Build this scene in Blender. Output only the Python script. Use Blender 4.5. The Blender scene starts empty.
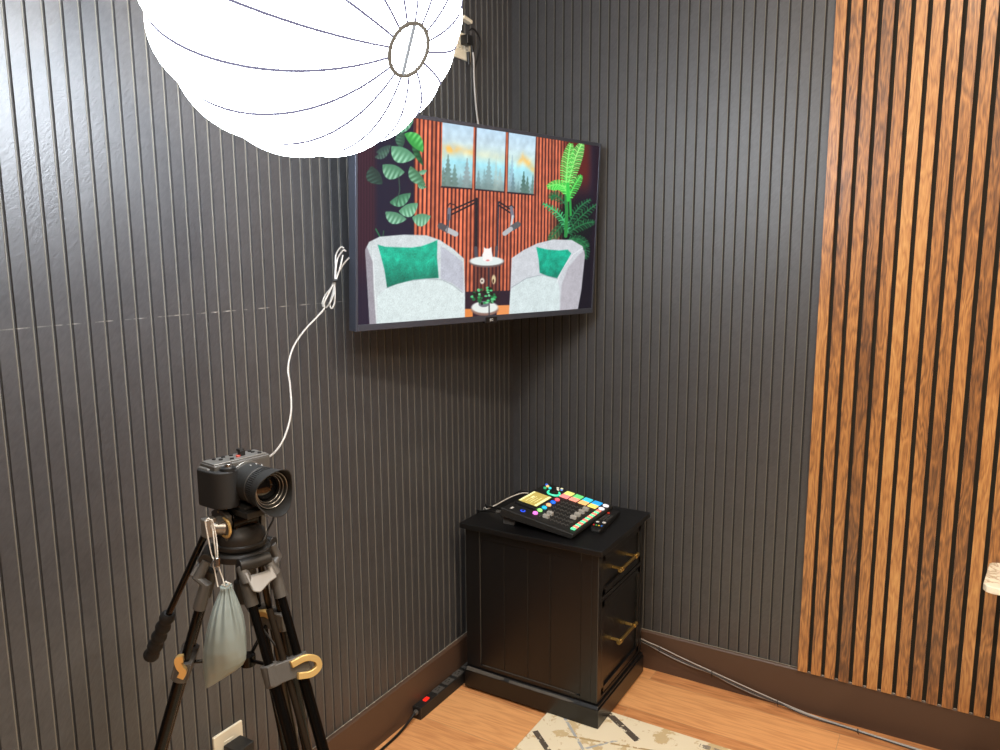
import bpy, bmesh, math, random
import numpy as np
from mathutils import Vector as V, Matrix
random.seed(7); np.random.seed(7)
C = bpy.context.scene
COL = C.collection
PI = math.pi

# ------------------------------------------------------------------ camera
F_PX, YAW, PITCH, ROLL = 781.8174, 0.5379289, 0.1569713, -0.0057957
CAM = V((1.42883, -2.48909, 1.464))
fw = V((-math.sin(YAW)*math.cos(PITCH), math.cos(YAW)*math.cos(PITCH), -math.sin(PITCH)))
rt0 = fw.cross(V((0, 0, 1))).normalized(); up0 = rt0.cross(fw)
rt = math.cos(ROLL)*rt0 + math.sin(ROLL)*up0
up = -math.sin(ROLL)*rt0 + math.cos(ROLL)*up0
cd = bpy.data.cameras.new('camera'); cam = bpy.data.objects.new('camera', cd); COL.objects.link(cam)
cd.sensor_fit = 'HORIZONTAL'; cd.sensor_width = 36; cd.lens = F_PX/1000*36; cd.clip_start = .02
m = Matrix((rt, up, -fw)).transposed().to_4x4(); m.translation = CAM; cam.matrix_world = m
C.camera = cam
def at(x, y, d):            # a point of the room measured from the photograph at distance d along the view
    return CAM + d*(fw + rt*(x-500)/F_PX - up*(y-375)/F_PX)

# ------------------------------------------------------------------ materials
def lin(c):
    if isinstance(c, str):
        c = [int(c[i:i+2], 16)/255 for i in (0, 2, 4)]
    return tuple((v/12.92 if v <= .04045 else ((v+.055)/1.055)**2.4) for v in c[:3])+(1,)
def mat(name, col, rough=.5, metal=0, bump=0, bscale=80, var=0, vscale=8, spec=.5, emit=None, es=0, trans=0, aniso=None, sheen=0, coat=0):
    m = bpy.data.materials.new(name); m.use_nodes = True; nt = m.node_tree; N = nt.nodes; L = nt.links
    b = N['Principled BSDF']; b.inputs['Base Color'].default_value = lin(col); b.inputs['Roughness'].default_value = rough
    b.inputs['Metallic'].default_value = metal; b.inputs['Specular IOR Level'].default_value = spec
    b.inputs['Coat Weight'].default_value = coat; b.inputs['Sheen Weight'].default_value = sheen
    tc = N.new('ShaderNodeTexCoord')
    mp = N.new('ShaderNodeMapping'); L.new(tc.outputs['Object'], mp.inputs[0])
    if aniso: mp.inputs['Scale'].default_value = aniso
    if var:
        n = N.new('ShaderNodeTexNoise'); n.inputs['Scale'].default_value = vscale; n.inputs['Detail'].default_value = 5
        L.new(mp.outputs[0], n.inputs[0])
        mx = N.new('ShaderNodeMix'); mx.data_type = 'RGBA'
        c = lin(col); mx.inputs[6].default_value = tuple(v*(1-var) for v in c[:3])+(1,); mx.inputs[7].default_value = tuple(min(1, v*(1+var)) for v in c[:3])+(1,)
        L.new(n.outputs[0], mx.inputs[0]); L.new(mx.outputs[2], b.inputs['Base Color'])
    if bump:
        n = N.new('ShaderNodeTexNoise'); n.inputs['Scale'].default_value = bscale; n.inputs['Detail'].default_value = 4
        L.new(mp.outputs[0], n.inputs[0])
        bp = N.new('ShaderNodeBump'); bp.inputs['Distance'].default_value = bump; bp.inputs['Strength'].default_value = 1
        L.new(n.outputs[0], bp.inputs['Height']); L.new(bp.outputs[0], b.inputs['Normal'])
    if emit:
        b.inputs['Emission Color'].default_value = lin(emit); b.inputs['Emission Strength'].default_value = es
    if trans:
        b.inputs['Transmission Weight'].default_value = trans
    return m
M = {}
def wall_mat(name, seam):
    m = mat(name, '3c3b3b', .44, spec=.85); nt = m.node_tree; N = nt.nodes; L = nt.links; b = N['Principled BSDF']
    tc = N['Texture Coordinate']; mp = N.new('ShaderNodeMapping'); mp.vector_type = 'TEXTURE'
    mp.inputs['Rotation'].default_value = (math.radians(50), 0, 0) if seam else (0, math.radians(-50), 0)
    mp.inputs['Scale'].default_value = (1, 3.2, 1) if seam else (3.2, 1, 1); L.new(tc.outputs['Object'], mp.inputs[0])
    n = N.new('ShaderNodeTexNoise'); n.inputs['Scale'].default_value = 170; n.inputs['Detail'].default_value = 4; n.inputs['Roughness'].default_value = .6; L.new(mp.outputs[0], n.inputs[0])
    n2 = N.new('ShaderNodeTexNoise'); n2.inputs['Scale'].default_value = 14; n2.inputs['Detail'].default_value = 4; L.new(tc.outputs['Object'], n2.inputs[0])
    a = N.new('ShaderNodeMath'); a.operation = 'MULTIPLY_ADD'; a.inputs[1].default_value = .5; L.new(n2.outputs[0], a.inputs[0]); L.new(n.outputs[0], a.inputs[2])
    mx = N.new('ShaderNodeMix'); mx.data_type = 'RGBA'; mr = N.new('ShaderNodeMapRange'); mr.inputs[1].default_value = .45; mr.inputs[2].default_value = 1.05; L.new(a.outputs[0], mr.inputs[0])
    mx.inputs[6].default_value = lin('323234'); mx.inputs[7].default_value = lin('454547'); L.new(mr.outputs[0], mx.inputs[0]); out = mx.outputs[2]
    if seam:
        sp = N.new('ShaderNodeSeparateXYZ'); L.new(tc.outputs['Object'], sp.inputs[0])
        s1 = N.new('ShaderNodeMath'); s1.operation = 'SUBTRACT'; s1.inputs[1].default_value = SEAM_Z; L.new(sp.outputs[2], s1.inputs[0])
        s2 = N.new('ShaderNodeMath'); s2.operation = 'ABSOLUTE'; L.new(s1.outputs[0], s2.inputs[0])
        s3 = N.new('ShaderNodeMath'); s3.operation = 'LESS_THAN'; s3.inputs[1].default_value = .0011; L.new(s2.outputs[0], s3.inputs[0])
        n3 = N.new('ShaderNodeTexNoise'); n3.inputs['Scale'].default_value = 30; n3.inputs['Detail'].default_value = 3; L.new(tc.outputs['Object'], n3.inputs[0])
        s4 = N.new('ShaderNodeMapRange'); s4.inputs[1].default_value = .45; s4.inputs[2].default_value = .6; s4.inputs[4].default_value = .55; L.new(n3.outputs[0], s4.inputs[0])
        s5 = N.new('ShaderNodeMath'); s5.operation = 'MULTIPLY'; L.new(s3.outputs[0], s5.inputs[0]); L.new(s4.outputs[0], s5.inputs[1])
        m2 = N.new('ShaderNodeMix'); m2.data_type = 'RGBA'; L.new(s5.outputs[0], m2.inputs[0]); L.new(out, m2.inputs[6]); m2.inputs[7].default_value = lin('a8a49c'); out = m2.outputs[2]
    L.new(out, b.inputs['Base Color'])
    bp = N.new('ShaderNodeBump'); bp.inputs['Distance'].default_value = .0008; L.new(a.outputs[0], bp.inputs['Height']); L.new(bp.outputs[0], b.inputs['Normal'])
    return m
SEAM_Z = 1.3345
M['wall'] = wall_mat('dark_leathery_wall_panel', False); M['wall_l'] = wall_mat('dark_leathery_wall_panel_with_seam', True)
M['rim'] = mat('pale_groove_edge', '6b6860', .75, var=.15, vscale=25)
M['groove'] = mat('deep_groove_board', '2a2928', .8)
M['plain_wall'] = mat('plain_dark_wall', '4a4744', .6, var=.05)
M['ceiling'] = mat('ceiling_paint', 'd8d4cc', .8, var=.02)
M['base'] = mat('brown_baseboard_paint', '503d31', .42, var=.06, vscale=5, bump=.0002, bscale=40)
M['caulk'] = mat('cream_caulk', 'a09a8c', .7, var=.1)
M['felt'] = mat('black_felt', '24221c', .95, bump=.0004, bscale=400, var=.2, vscale=200)
M['cab'] = mat('black_satin_lacquer', '0d0d0e', .34, bump=.0001, bscale=60, var=.1, spec=.55)
M['cabedge'] = mat('pale_mottled_lacquer', '4a4640', .45, var=.35, vscale=40)
M['brass'] = mat('brushed_brass', 'd2b06a', .33, 1, bump=.0001, bscale=300, var=.1)
M['blk'] = mat('black_plastic', '161616', .38, var=.1, bump=.0001, bscale=300)
M['blkm'] = mat('matte_black_plastic', '1b1b1a', .55, bump=.0002, bscale=500, var=.1)
M['blkmet'] = mat('black_anodised_metal', '0d0d0d', .25, .6, var=.1)
M['grey'] = mat('dark_grey_cast_plastic', '4b4946', .45, var=.1, bump=.0001, bscale=300)
M['silver'] = mat('satin_silver_metal', '9a9894', .35, .8, var=.06)
M['web'] = mat('light_grey_casting', '777572', .42, var=.06)
M['gold'] = mat('champagne_gold_metal', 'd9b877', .35, .55, var=.05)
M['rubber'] = mat('black_rubber', '121212', .7, bump=.0002, bscale=500)
M['white'] = mat('ivory_plastic', 'e8e0c8', .4, var=.03)
M['socket'] = mat('dark_socket_slot', '2a2826', .6)
M['cordw'] = mat('white_cord', 'a6a39e', .45, var=.05)
M['cordb'] = mat('black_cord', '0f0f0f', .45, var=.05)
M['bag'] = mat('grey_green_nylon', '78827f', .36, var=.07, vscale=14, bump=.002, bscale=16, spec=.6, aniso=(1, 1, .35))
M['string'] = mat('grey_string', 'b9b4aa', .6)
M['glass'] = mat('dark_lens_glass', '05060a', .08, coat=.3, spec=.5)
M['tvframe'] = mat('tv_dark_metal_frame', '545966', .34, .6, var=.05)
M['tvblk'] = mat('tv_back_plastic', '101012', .5, var=.05)
M['red'] = mat('red_lit_switch', 'd0241c', .35, emit='ff2a1c', es=.6)
M['key'] = mat('light_grey_key', 'd5d5d2', .45)
M['cap'] = mat('frosted_fader_cap', 'aeaca6', .35)
M['ring'] = mat('tan_ring_rod', '8d8373', .5)
M['lampbody'] = mat('lamp_housing', '1c1c1e', .4)
M['edge'] = mat('panel_edge_mdf', '5e4028', .7)
M['chrome'] = mat('bright_metal', 'c8c6c2', .2, 1)

def glow(name, col, s):
    return mat(name, col, .4, emit=col, es=s)
def wood_slat():
    m = bpy.data.materials.new('walnut_slat_veneer'); m.use_nodes = True; nt = m.node_tree; N = nt.nodes; L = nt.links
    b = N['Principled BSDF']; b.inputs['Roughness'].default_value = .36; b.inputs['Specular IOR Level'].default_value = .65
    tc = N.new('ShaderNodeTexCoord'); at_ = N.new('ShaderNodeAttribute'); at_.attribute_name = 'tone'
    sp = N.new('ShaderNodeSeparateXYZ'); L.new(tc.outputs['Object'], sp.inputs[0])
    cb = N.new('ShaderNodeCombineXYZ')
    sc = N.new('ShaderNodeMath'); sc.operation = 'MULTIPLY'; sc.inputs[1].default_value = 37; L.new(at_.outputs['Fac'], sc.inputs[0])
    L.new(sp.outputs[0], cb.inputs[0]); L.new(sc.outputs[0], cb.inputs[1]); L.new(sp.outputs[2], cb.inputs[2])
    # large figure
    mp = N.new('ShaderNodeMapping'); mp.inputs['Scale'].default_value = (24, 1, 3.4); L.new(cb.outputs[0], mp.inputs[0])
    n1 = N.new('ShaderNodeTexNoise'); n1.inputs['Scale'].default_value = 1; n1.inputs['Detail'].default_value = 3; L.new(mp.outputs[0], n1.inputs[0])
    # rings from figure
    mu = N.new('ShaderNodeMath'); mu.operation = 'MULTIPLY'; mu.inputs[1].default_value = 11; L.new(n1.outputs[0], mu.inputs[0])
    fr = N.new('ShaderNodeMath'); fr.operation = 'PINGPONG'; fr.inputs[1].default_value = .5; L.new(mu.outputs[0], fr.inputs[0])
    mp2 = N.new('ShaderNodeMapping'); mp2.inputs['Scale'].default_value = (560, 1, 34); L.new(cb.outputs[0], mp2.inputs[0])
    n2 = N.new('ShaderNodeTexNoise'); n2.inputs['Scale'].default_value = 1; n2.inputs['Detail'].default_value = 3; L.new(mp2.outputs[0], n2.inputs[0])
    mp3 = N.new('ShaderNodeMapping'); mp3.inputs['Scale'].default_value = (14, 1, 1.7); mp3.inputs['Location'].default_value = (4, 3, 9); L.new(cb.outputs[0], mp3.inputs[0])
    n3 = N.new('ShaderNodeTexNoise'); n3.inputs['Scale'].default_value = 1; n3.inputs['Detail'].default_value = 2; L.new(mp3.outputs[0], n3.inputs[0])
    a1 = N.new('ShaderNodeMath'); a1.operation = 'MULTIPLY_ADD'; a1.inputs[1].default_value = .42; L.new(fr.outputs[0], a1.inputs[0])
    a2 = N.new('ShaderNodeMath'); a2.operation = 'MULTIPLY_ADD'; a2.inputs[1].default_value = .55; L.new(n2.outputs[0], a2.inputs[0]); L.new(a2.outputs[0], a1.inputs[2])
    a3 = N.new('ShaderNodeMath'); a3.operation = 'MULTIPLY_ADD'; a3.inputs[1].default_value = .55; L.new(n3.outputs[0], a3.inputs[0]); L.new(a3.outputs[0], a2.inputs[2])
    a4 = N.new('ShaderNodeMath'); a4.operation = 'MULTIPLY_ADD'; a4.inputs[1].default_value = .26; a4.inputs[2].default_value = -.30; L.new(at_.outputs['Fac'], a4.inputs[0]); L.new(a4.outputs[0], a3.inputs[2])
    cr = N.new('ShaderNodeValToRGB'); L.new(a1.outputs[0], cr.inputs[0])
    e = cr.color_ramp.elements; e[0].position = .22; e[0].color = lin('583c2a'); e[1].position = .84; e[1].color = lin('cf9f62')
    q = e.new(.40); q.color = lin('875b36'); q = e.new(.56); q.color = lin('b07a46')
    L.new(cr.outputs[0], b.inputs['Base Color'])
    bp = N.new('ShaderNodeBump'); bp.inputs['Distance'].default_value = .0004; bp.inputs['Strength'].default_value = .6
    L.new(n2.outputs[0], bp.inputs['Height']); L.new(bp.outputs[0], b.inputs['Normal'])
    return m
M['slat'] = wood_slat()
def floor_mat():
    m = bpy.data.materials.new('oak_laminate_planks'); m.use_nodes = True; nt = m.node_tree; N = nt.nodes; L = nt.links
    b = N['Principled BSDF']; b.inputs['Roughness'].default_value = .38
    tc = N.new('ShaderNodeTexCoord'); mp = N.new('ShaderNodeMapping'); L.new(tc.outputs['Object'], mp.inputs[0])
    mp.inputs['Location'].default_value = (1.22*4+.025, 1.93+.04+.01, 0)
    br = N.new('ShaderNodeTexBrick'); L.new(mp.outputs[0], br.inputs[0])
    br.inputs['Scale'].default_value = 1; br.inputs['Brick Width'].default_value = 1.22; br.inputs['Row Height'].default_value = .19
    br.inputs['Mortar Size'].default_value = .0012; br.inputs['Mortar Smooth'].default_value = .3; br.inputs['Bias'].default_value = 0
    br.offset = .5; br.inputs['Color1'].default_value = (0, 0, 0, 1); br.inputs['Color2'].default_value = (1, 1, 1, 1); br.inputs['Mortar'].default_value = (.5, .5, .5, 1)
    mp2 = N.new('ShaderNodeMapping'); mp2.inputs['Scale'].default_value = (1.6, 16, 1); L.new(tc.outputs['Object'], mp2.inputs[0])
    ad = N.new('ShaderNodeVectorMath'); ad.operation = 'MULTIPLY_ADD'; ad.inputs[1].default_value = (7, 5, 9)
    L.new(br.outputs[0], ad.inputs[0]); L.new(mp2.outputs[0], ad.inputs[2])
    n1 = N.new('ShaderNodeTexNoise'); n1.inputs['Scale'].default_value = 1.0; n1.inputs['Detail'].default_value = 3; L.new(ad.outputs[0], n1.inputs[0])
    mu = N.new('ShaderNodeMath'); mu.operation = 'MULTIPLY'; mu.inputs[1].default_value = 9; L.new(n1.outputs[0], mu.inputs[0])
    pp = N.new('ShaderNodeMath'); pp.operation = 'PINGPONG'; pp.inputs[1].default_value = .5; L.new(mu.outputs[0], pp.inputs[0])
    mp3 = N.new('ShaderNodeMapping'); mp3.inputs['Scale'].default_value = (14, 260, 1); L.new(tc.outputs['Object'], mp3.inputs[0])
    n2 = N.new('ShaderNodeTexNoise'); n2.inputs['Scale'].default_value = 1; n2.inputs['Detail'].default_value = 3; L.new(mp3.outputs[0], n2.inputs[0])
    a1 = N.new('ShaderNodeMath'); a1.operation = 'MULTIPLY_ADD'; a1.inputs[1].default_value = .42; L.new(pp.outputs[0], a1.inputs[0])
    a2 = N.new('ShaderNodeMath'); a2.operation = 'MULTIPLY_ADD'; a2.inputs[1].default_value = .5; L.new(n2.outputs[0], a2.inputs[0]); L.new(a2.outputs[0], a1.inputs[2])
    sx = N.new('ShaderNodeSeparateColor'); L.new(br.outputs[0], sx.inputs[0])
    a3 = N.new('ShaderNodeMath'); a3.operation = 'MULTIPLY'; a3.inputs[1].default_value = .38; L.new(sx.outputs[0], a3.inputs[0]); L.new(a3.outputs[0], a2.inputs[2])
    cr = N.new('ShaderNodeValToRGB'); L.new(a1.outputs[0], cr.inputs[0]); e = cr.color_ramp.elements
    e[0].position = .18; e[0].color = lin('97623c'); e[1].position = .80; e[1].color = lin('e6ab72'); q = e.new(.45); q.color = lin('c88a58')
    mx = N.new('ShaderNodeMix'); mx.data_type = 'RGBA'; L.new(br.outputs['Fac'], mx.inputs[0]); L.new(cr.outputs[0], mx.inputs[6]); mx.inputs[7].default_value = lin('c09468')
    L.new(mx.outputs[2], b.inputs['Base Color'])
    bp = N.new('ShaderNodeBump'); bp.inputs['Distance'].default_value = .0003; L.new(n2.outputs[0], bp.inputs['Height']); L.new(bp.outputs[0], b.inputs['Normal'])
    return m
M['floor'] = floor_mat()
def rug_mat():
    m = bpy.data.materials.new('cream_abstract_rug'); m.use_nodes = True; nt = m.node_tree; N = nt.nodes; L = nt.links
    b = N['Principled BSDF']; b.inputs['Roughness'].default_value = .9
    tc = N.new('ShaderNodeTexCoord')
    def noise(s, d, sc=(1, 1, 1), rot=0, loc=(0, 0, 0), dist=0):
        mp = N.new('ShaderNodeMapping'); mp.inputs['Scale'].default_value = sc; mp.inputs['Rotation'].default_value = (0, 0, rot); mp.inputs['Location'].default_value = loc
        L.new(tc.outputs['Object'], mp.inputs[0]); n = N.new('ShaderNodeTexNoise'); n.inputs['Scale'].default_value = s; n.inputs['Detail'].default_value = d; n.inputs['Distortion'].default_value = dist
        n.inputs['Roughness'].default_value = .7
        L.new(mp.outputs[0], n.inputs[0]); return n.outputs[0]
    def ramp(o, p0, p1):
        r = N.new('ShaderNodeMapRange'); r.inputs[1].default_value = p0; r.inputs[2].default_value = p1; r.clamp = True; L.new(o, r.inputs[0]); return r.outputs[0]
    def mix(f, a, bcol):
        x = N.new('ShaderNodeMix'); x.data_type = 'RGBA'; L.new(f, x.inputs[0])
        if isinstance(a, str): x.inputs[6].default_value = lin(a)
        else: L.new(a, x.inputs[6])
        x.inputs[7].default_value = lin(bcol); return x.outputs[2]
    c = mix(ramp(noise(13, 12, dist=.5), .535, .56), 'e9dfc4', 'ccb78d')
    def band(x0, y0, ang, w, l, col, c, brk=.43):
        mp = N.new('ShaderNodeMapping'); mp.vector_type = 'TEXTURE'; mp.inputs['Location'].default_value = (x0, y0, 0); mp.inputs['Rotation'].default_value = (0, 0, ang)
        L.new(tc.outputs['Object'], mp.inputs[0]); s = N.new('ShaderNodeSeparateXYZ'); L.new(mp.outputs[0], s.inputs[0])
        ax = N.new('ShaderNodeMath'); ax.operation = 'ABSOLUTE'; L.new(s.outputs[0], ax.inputs[0])
        ay = N.new('ShaderNodeMath'); ay.operation = 'ABSOLUTE'; L.new(s.outputs[1], ay.inputs[0])
        lx = N.new('ShaderNodeMath'); lx.operation = 'LESS_THAN'; lx.inputs[1].default_value = l; L.new(ax.outputs[0], lx.inputs[0])
        ly = N.new('ShaderNodeMath'); ly.operation = 'LESS_THAN'; ly.inputs[1].default_value = w; L.new(ay.outputs[0], ly.inputs[0])
        f = N.new('ShaderNodeMath'); f.operation = 'MULTIPLY'; L.new(lx.outputs[0], f.inputs[0]); L.new(ly.outputs[0], f.inputs[1])
        g = N.new('ShaderNodeMath'); g.operation = 'MULTIPLY'; L.new(f.outputs[0], g.inputs[0]); L.new(ramp(noise(45, 5), brk-.02, brk+.02), g.inputs[1])
        return mix(g.outputs[0], c, col)
    for a in RUGBANDS: c = band(*a[:6], c, *a[6:])
    L.new(c, b.inputs['Base Color'])
    bp = N.new('ShaderNodeBump'); bp.inputs['Distance'].default_value = .001; L.new(noise(700, 2), bp.inputs['Height']); L.new(bp.outputs[0], b.inputs['Normal'])
    return m
def marble_mat():
    m = mat('pale_veined_marble', 'efe9d6', .2, coat=.3); nt = m.node_tree; N = nt.nodes; L = nt.links; b = N['Principled BSDF']
    tc = N['Texture Coordinate']; n = N.new('ShaderNodeTexNoise'); n.inputs['Scale'].default_value = 9; n.inputs['Detail'].default_value = 8; n.inputs['Distortion'].default_value = 1.4
    L.new(tc.outputs['Object'], n.inputs[0]); r = N.new('ShaderNodeValToRGB'); L.new(n.outputs[0], r.inputs[0]); e = r.color_ramp.elements
    e[0].position = .44; e[0].color = lin('efe9d6'); e[1].position = .56; e[1].color = lin('efe9d6'); q = e.new(.5); q.color = lin('b9ac93')
    L.new(r.outputs[0], b.inputs['Base Color']); return m
M['marble'] = marble_mat()

# ------------------------------------------------------------------ mesh helpers
def bm_new(): return bmesh.new()
def xf(bm, vs, mtx):
    bmesh.ops.transform(bm, matrix=mtx, verts=vs)
def frame(z, x=None):
    z = V(z).normalized()
    x = V(x) if x is not None else (V((1, 0, 0)) if abs(z.x) < .9 else V((0, 1, 0)))
    x = (x - z*x.dot(z)).normalized(); y = z.cross(x)
    return Matrix((x, y, z)).transposed().to_4x4()
def box(bm, c, s, rot=None):
    r = bmesh.ops.create_cube(bm, size=1); m = Matrix.Diagonal((*s, 1))
    if rot is not None: m = rot.to_4x4() @ m
    xf(bm, r['verts'], Matrix.Translation(V(c)) @ m); return bm
def box2(bm, a, b):
    a, b = V(a), V(b); return box(bm, (a+b)/2, [abs(v) for v in (b-a)])
def cyl(bm, p0, p1, r0, r1=None, seg=20, caps=True):
    p0, p1 = V(p0), V(p1); r1 = r0 if r1 is None else r1; d = p1-p0
    r = bmesh.ops.create_cone(bm, cap_ends=caps, cap_tris=False, segments=seg, radius1=r0, radius2=r1, depth=d.length)
    xf(bm, r['verts'], Matrix.Translation((p0+p1)/2) @ frame(d)); return bm
def sphere(bm, c, r, s=(1, 1, 1), rot=None, seg=16):
    q = bmesh.ops.create_uvsphere(bm, u_segments=seg, v_segments=max(6, seg//2), radius=r); m = Matrix.Diagonal((*s, 1))
    if rot is not None: m = rot.to_4x4() @ m
    xf(bm, q['verts'], Matrix.Translation(V(c)) @ m); return bm
def lathe(bm, o, axis, prof, seg=32, xdir=None, caps=True):       # prof: (distance along axis, radius)
    fr = Matrix.Translation(V(o)) @ frame(axis, xdir); rings = []
    for h, r in prof:
        rings.append([bm.verts.new(fr @ V((r*math.cos(2*PI*i/seg), r*math.sin(2*PI*i/seg), h))) for i in range(seg)])
    for a, b in zip(rings, rings[1:]):
        for i in range(seg): bm.faces.new((a[i], a[(i+1) % seg], b[(i+1) % seg], b[i]))
    if caps and prof[0][1] > 1e-6: bm.faces.new(rings[0][::-1])
    if caps and prof[-1][1] > 1e-6: bm.faces.new(rings[-1])
    bmesh.ops.remove_doubles(bm, verts=[v for r in rings for v in r], dist=1e-6); return bm
def smooth_pts(pts, n=8):
    pts = [V(p) for p in pts]
    if len(pts) < 3: return pts
    out = []
    P = [2*pts[0]-pts[1]]+pts+[2*pts[-1]-pts[-2]]
    for i in range(1, len(P)-2):
        for k in range(n):
            t = k/n; a, b, c, d = P[i-1:i+3]
            out.append(.5*((2*b)+(c-a)*t+(2*a-5*b+4*c-d)*t*t+(-a+3*b-3*c+d)*t**3))
    out.append(pts[-1]); return out
def tube(bm, pts, r, seg=8, closed=False, smooth=0):
    if smooth: pts = smooth_pts(pts, smooth)
    pts = [V(p) for p in pts]; n = len(pts); rings = []; nrm = None
    for i in range(n):
        a = pts[i-1] if (i or closed) else pts[i]; b = pts[(i+1) % n] if (i < n-1 or closed) else pts[i]
        t = (b-a).normalized()
        if nrm is None: nrm = t.orthogonal().normalized()
        nrm = (nrm - t*nrm.dot(t)); nrm = nrm.normalized() if nrm.length > 1e-6 else t.orthogonal().normalized()
        bi = t.cross(nrm); rr = r[i] if isinstance(r, (list, tuple)) else r
        rings.append([bm.verts.new(pts[i]+rr*(math.cos(2*PI*k/seg)*nrm+math.sin(2*PI*k/seg)*bi)) for k in range(seg)])
    pr = list(zip(rings, rings[1:]))
    if closed: pr.append((rings[-1], rings[0]))
    for a, b in pr:
        for k in range(seg): bm.faces.new((a[k], a[(k+1) % seg], b[(k+1) % seg], b[k]))
    if not closed: bm.faces.new(rings[0][::-1]); bm.faces.new(rings[-1])
    return bm
def prism(bm, poly, ext):        # poly: list of 3-D points, ext: extrusion vector
    a = [bm.verts.new(V(p)) for p in poly]; b = [bm.verts.new(V(p)+V(ext)) for p in poly]; n = len(a)
    bm.faces.new(a[::-1]); bm.faces.new(b)
    for i in range(n): bm.faces.new((a[i], a[(i+1) % n], b[(i+1) % n], b[i]))
    return bm
def obj(name, bm, m, parent=None, bevel=0, smooth=40, seg=2, org=None, attr=None):
    bmesh.ops.recalc_face_normals(bm, faces=bm.faces[:])
    if parent is not None: off = V(parent['_o'])
    elif org is not None: off = V(org)
    else:
        xs = [v.co for v in bm.verts]; off = V(((min(v.x for v in xs)+max(v.x for v in xs))/2, (min(v.y for v in xs)+max(v.y for v in xs))/2, min(v.z for v in xs)))
    bmesh.ops.translate(bm, verts=bm.verts[:], vec=-off)
    me = bpy.data.meshes.new(name); bm.to_mesh(me); bm.free()
    o = bpy.data.objects.new(name, me); COL.objects.link(o)
    for x in (m if isinstance(m, list) else [m]): me.materials.append(M[x] if isinstance(x, str) else x)
    if smooth:
        me.polygons.foreach_set('use_smooth', [True]*len(me.polygons))
        ang = math.radians(smooth)
        b2 = bmesh.new(); b2.from_mesh(me)
        for e in b2.edges:
            e.smooth = len(e.link_faces) == 2 and e.calc_face_angle(0) < ang
        b2.to_mesh(me); b2.free()
    if bevel:
        md = o.modifiers.new('bevel', 'BEVEL'); md.width = bevel; md.segments = seg; md.limit_method = 'ANGLE'; md.angle_limit = math.radians(38); md.harden_normals = True
    o['_o'] = list(off)
    if parent is None: o.location = off
    else: o.parent = parent
    return o
def thing(name, loc, label, cat, group=None):
    o = bpy.data.objects.new(name, None); COL.objects.link(o); o.location = loc; o['_o'] = list(loc); o.empty_display_size = .05
    return tag(o, label, cat, group)
def tag(o, label, cat, group=None, kind=None):
    o['label'] = label; o['category'] = cat
    if group: o['group'] = group
    if kind: o['kind'] = kind
    return o
def struct(o): o['kind'] = 'structure'; return o
def plab(o, label): o['label'] = label; return o

# ------------------------------------------------------------------ room
RX, RY, RZ = 4.2, -4.4, 2.75
def groove_profile(L, pitch, start):
    pts = [(0, 0)]; s = start
    while s < L-.01:
        pts += [(s-.0030, 0), (s-.0025, .0007), (s-.0007, .0007), (s, -.0030), (s+.0036, -.0030), (s+.0048, 0)]
        s += pitch
    pts.append((L, 0)); return pts
def grooved_wall(name, prof, fn, z0, z1, mats):
    bm = bm_new(); a = [bm.verts.new(fn(s, d, z0)) for s, d in prof]; b = [bm.verts.new(fn(s, d, z1)) for s, d in prof]
    for i in range(len(a)-1):
        f_ = bm.faces.new((a[i], a[i+1], b[i+1], b[i])); f_.material_index = (0, 1, 1, 2, 2, 0)[i % 6] if i < len(a)-2 else 0
    L = prof[-1][0]
    c = [bm.verts.new(fn(s, -.1, z)) for s, z in ((0, z0), (L, z0), (L, z1), (0, z1))]
    bm.faces.new(c[::-1])
    bm.faces.new((a[0], b[0], c[3], c[0])); bm.faces.new((a[-1], c[1], c[2], b[-1]))
    bm.faces.new(a[::-1]+[c[0], c[1]]); bm.faces.new(b+[c[2], c[3]])
    return struct(obj(name, bm, mats, smooth=0, org=(0, 0, 0)))
PL = .03375; PR = .03305
# left wall x=0: s runs from the far camera end to the corner
LL = -RY; k = math.floor((LL-.004)/PL)
gl = -1.1104 + LL; gl = gl - math.floor(gl/PL)*PL
grooved_wall('wall_left', groove_profile(LL, PL, gl), lambda s, d, z: V((d, RY+s, z)), 0, RZ, ['wall_l', 'rim', 'groove'])
gr = .364 - math.floor(.364/PR)*PR + PR
grooved_wall('wall_right', groove_profile(RX, PR, gr), lambda s, d, z: V((s, -d, z)), 0, RZ, ['wall', 'rim', 'groove'])
bm = box2(bm_new(), (RX, RY-.1, 0), (RX+.1, .1, RZ)); struct(obj('wall_opposite', bm, 'plain_wall', org=(RX, 0, 0)))
bm = box2(bm_new(), (-.1, RY-.1, 0), (RX, RY, RZ)); struct(obj('wall_back', bm, 'plain_wall', org=(0, RY, 0)))
bm = box2(bm_new(), (-.1, RY-.1, -.1), (RX+.1, .1, 0)); struct(obj('floor', bm, 'floor', org=(0, 0, 0)))
bm = box2(bm_new(), (-.1, RY-.1, RZ), (RX+.1, .1, RZ+.1)); struct(obj('ceiling', bm, 'ceiling', org=(0, 0, RZ)))
BH = .139; BT = .013
def bprof(bm, p):   # baseboard cross-section extruded
    return bm
bm = bm_new(); prism(bm, [(0, RY, 0), (BT, RY, 0), (BT, RY, BH-.004), (BT-.004, RY, BH), (0, RY, BH)], (0, -RY, 0))
bl = struct(obj('baseboard_left', bm, 'base', smooth=0, org=(0, 0, 0)))
bm = bm_new(); prism(bm, [(BT, 0, 0), (BT, -BT, 0), (BT, -BT, BH-.004), (BT, -BT+.004, BH), (BT, 0, BH)], (RX-BT, 0, 0))
brt = struct(obj('baseboard_right', bm, 'base', smooth=0, org=(0, 0, 0)))
bm = bm_new(); s = gl
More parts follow.
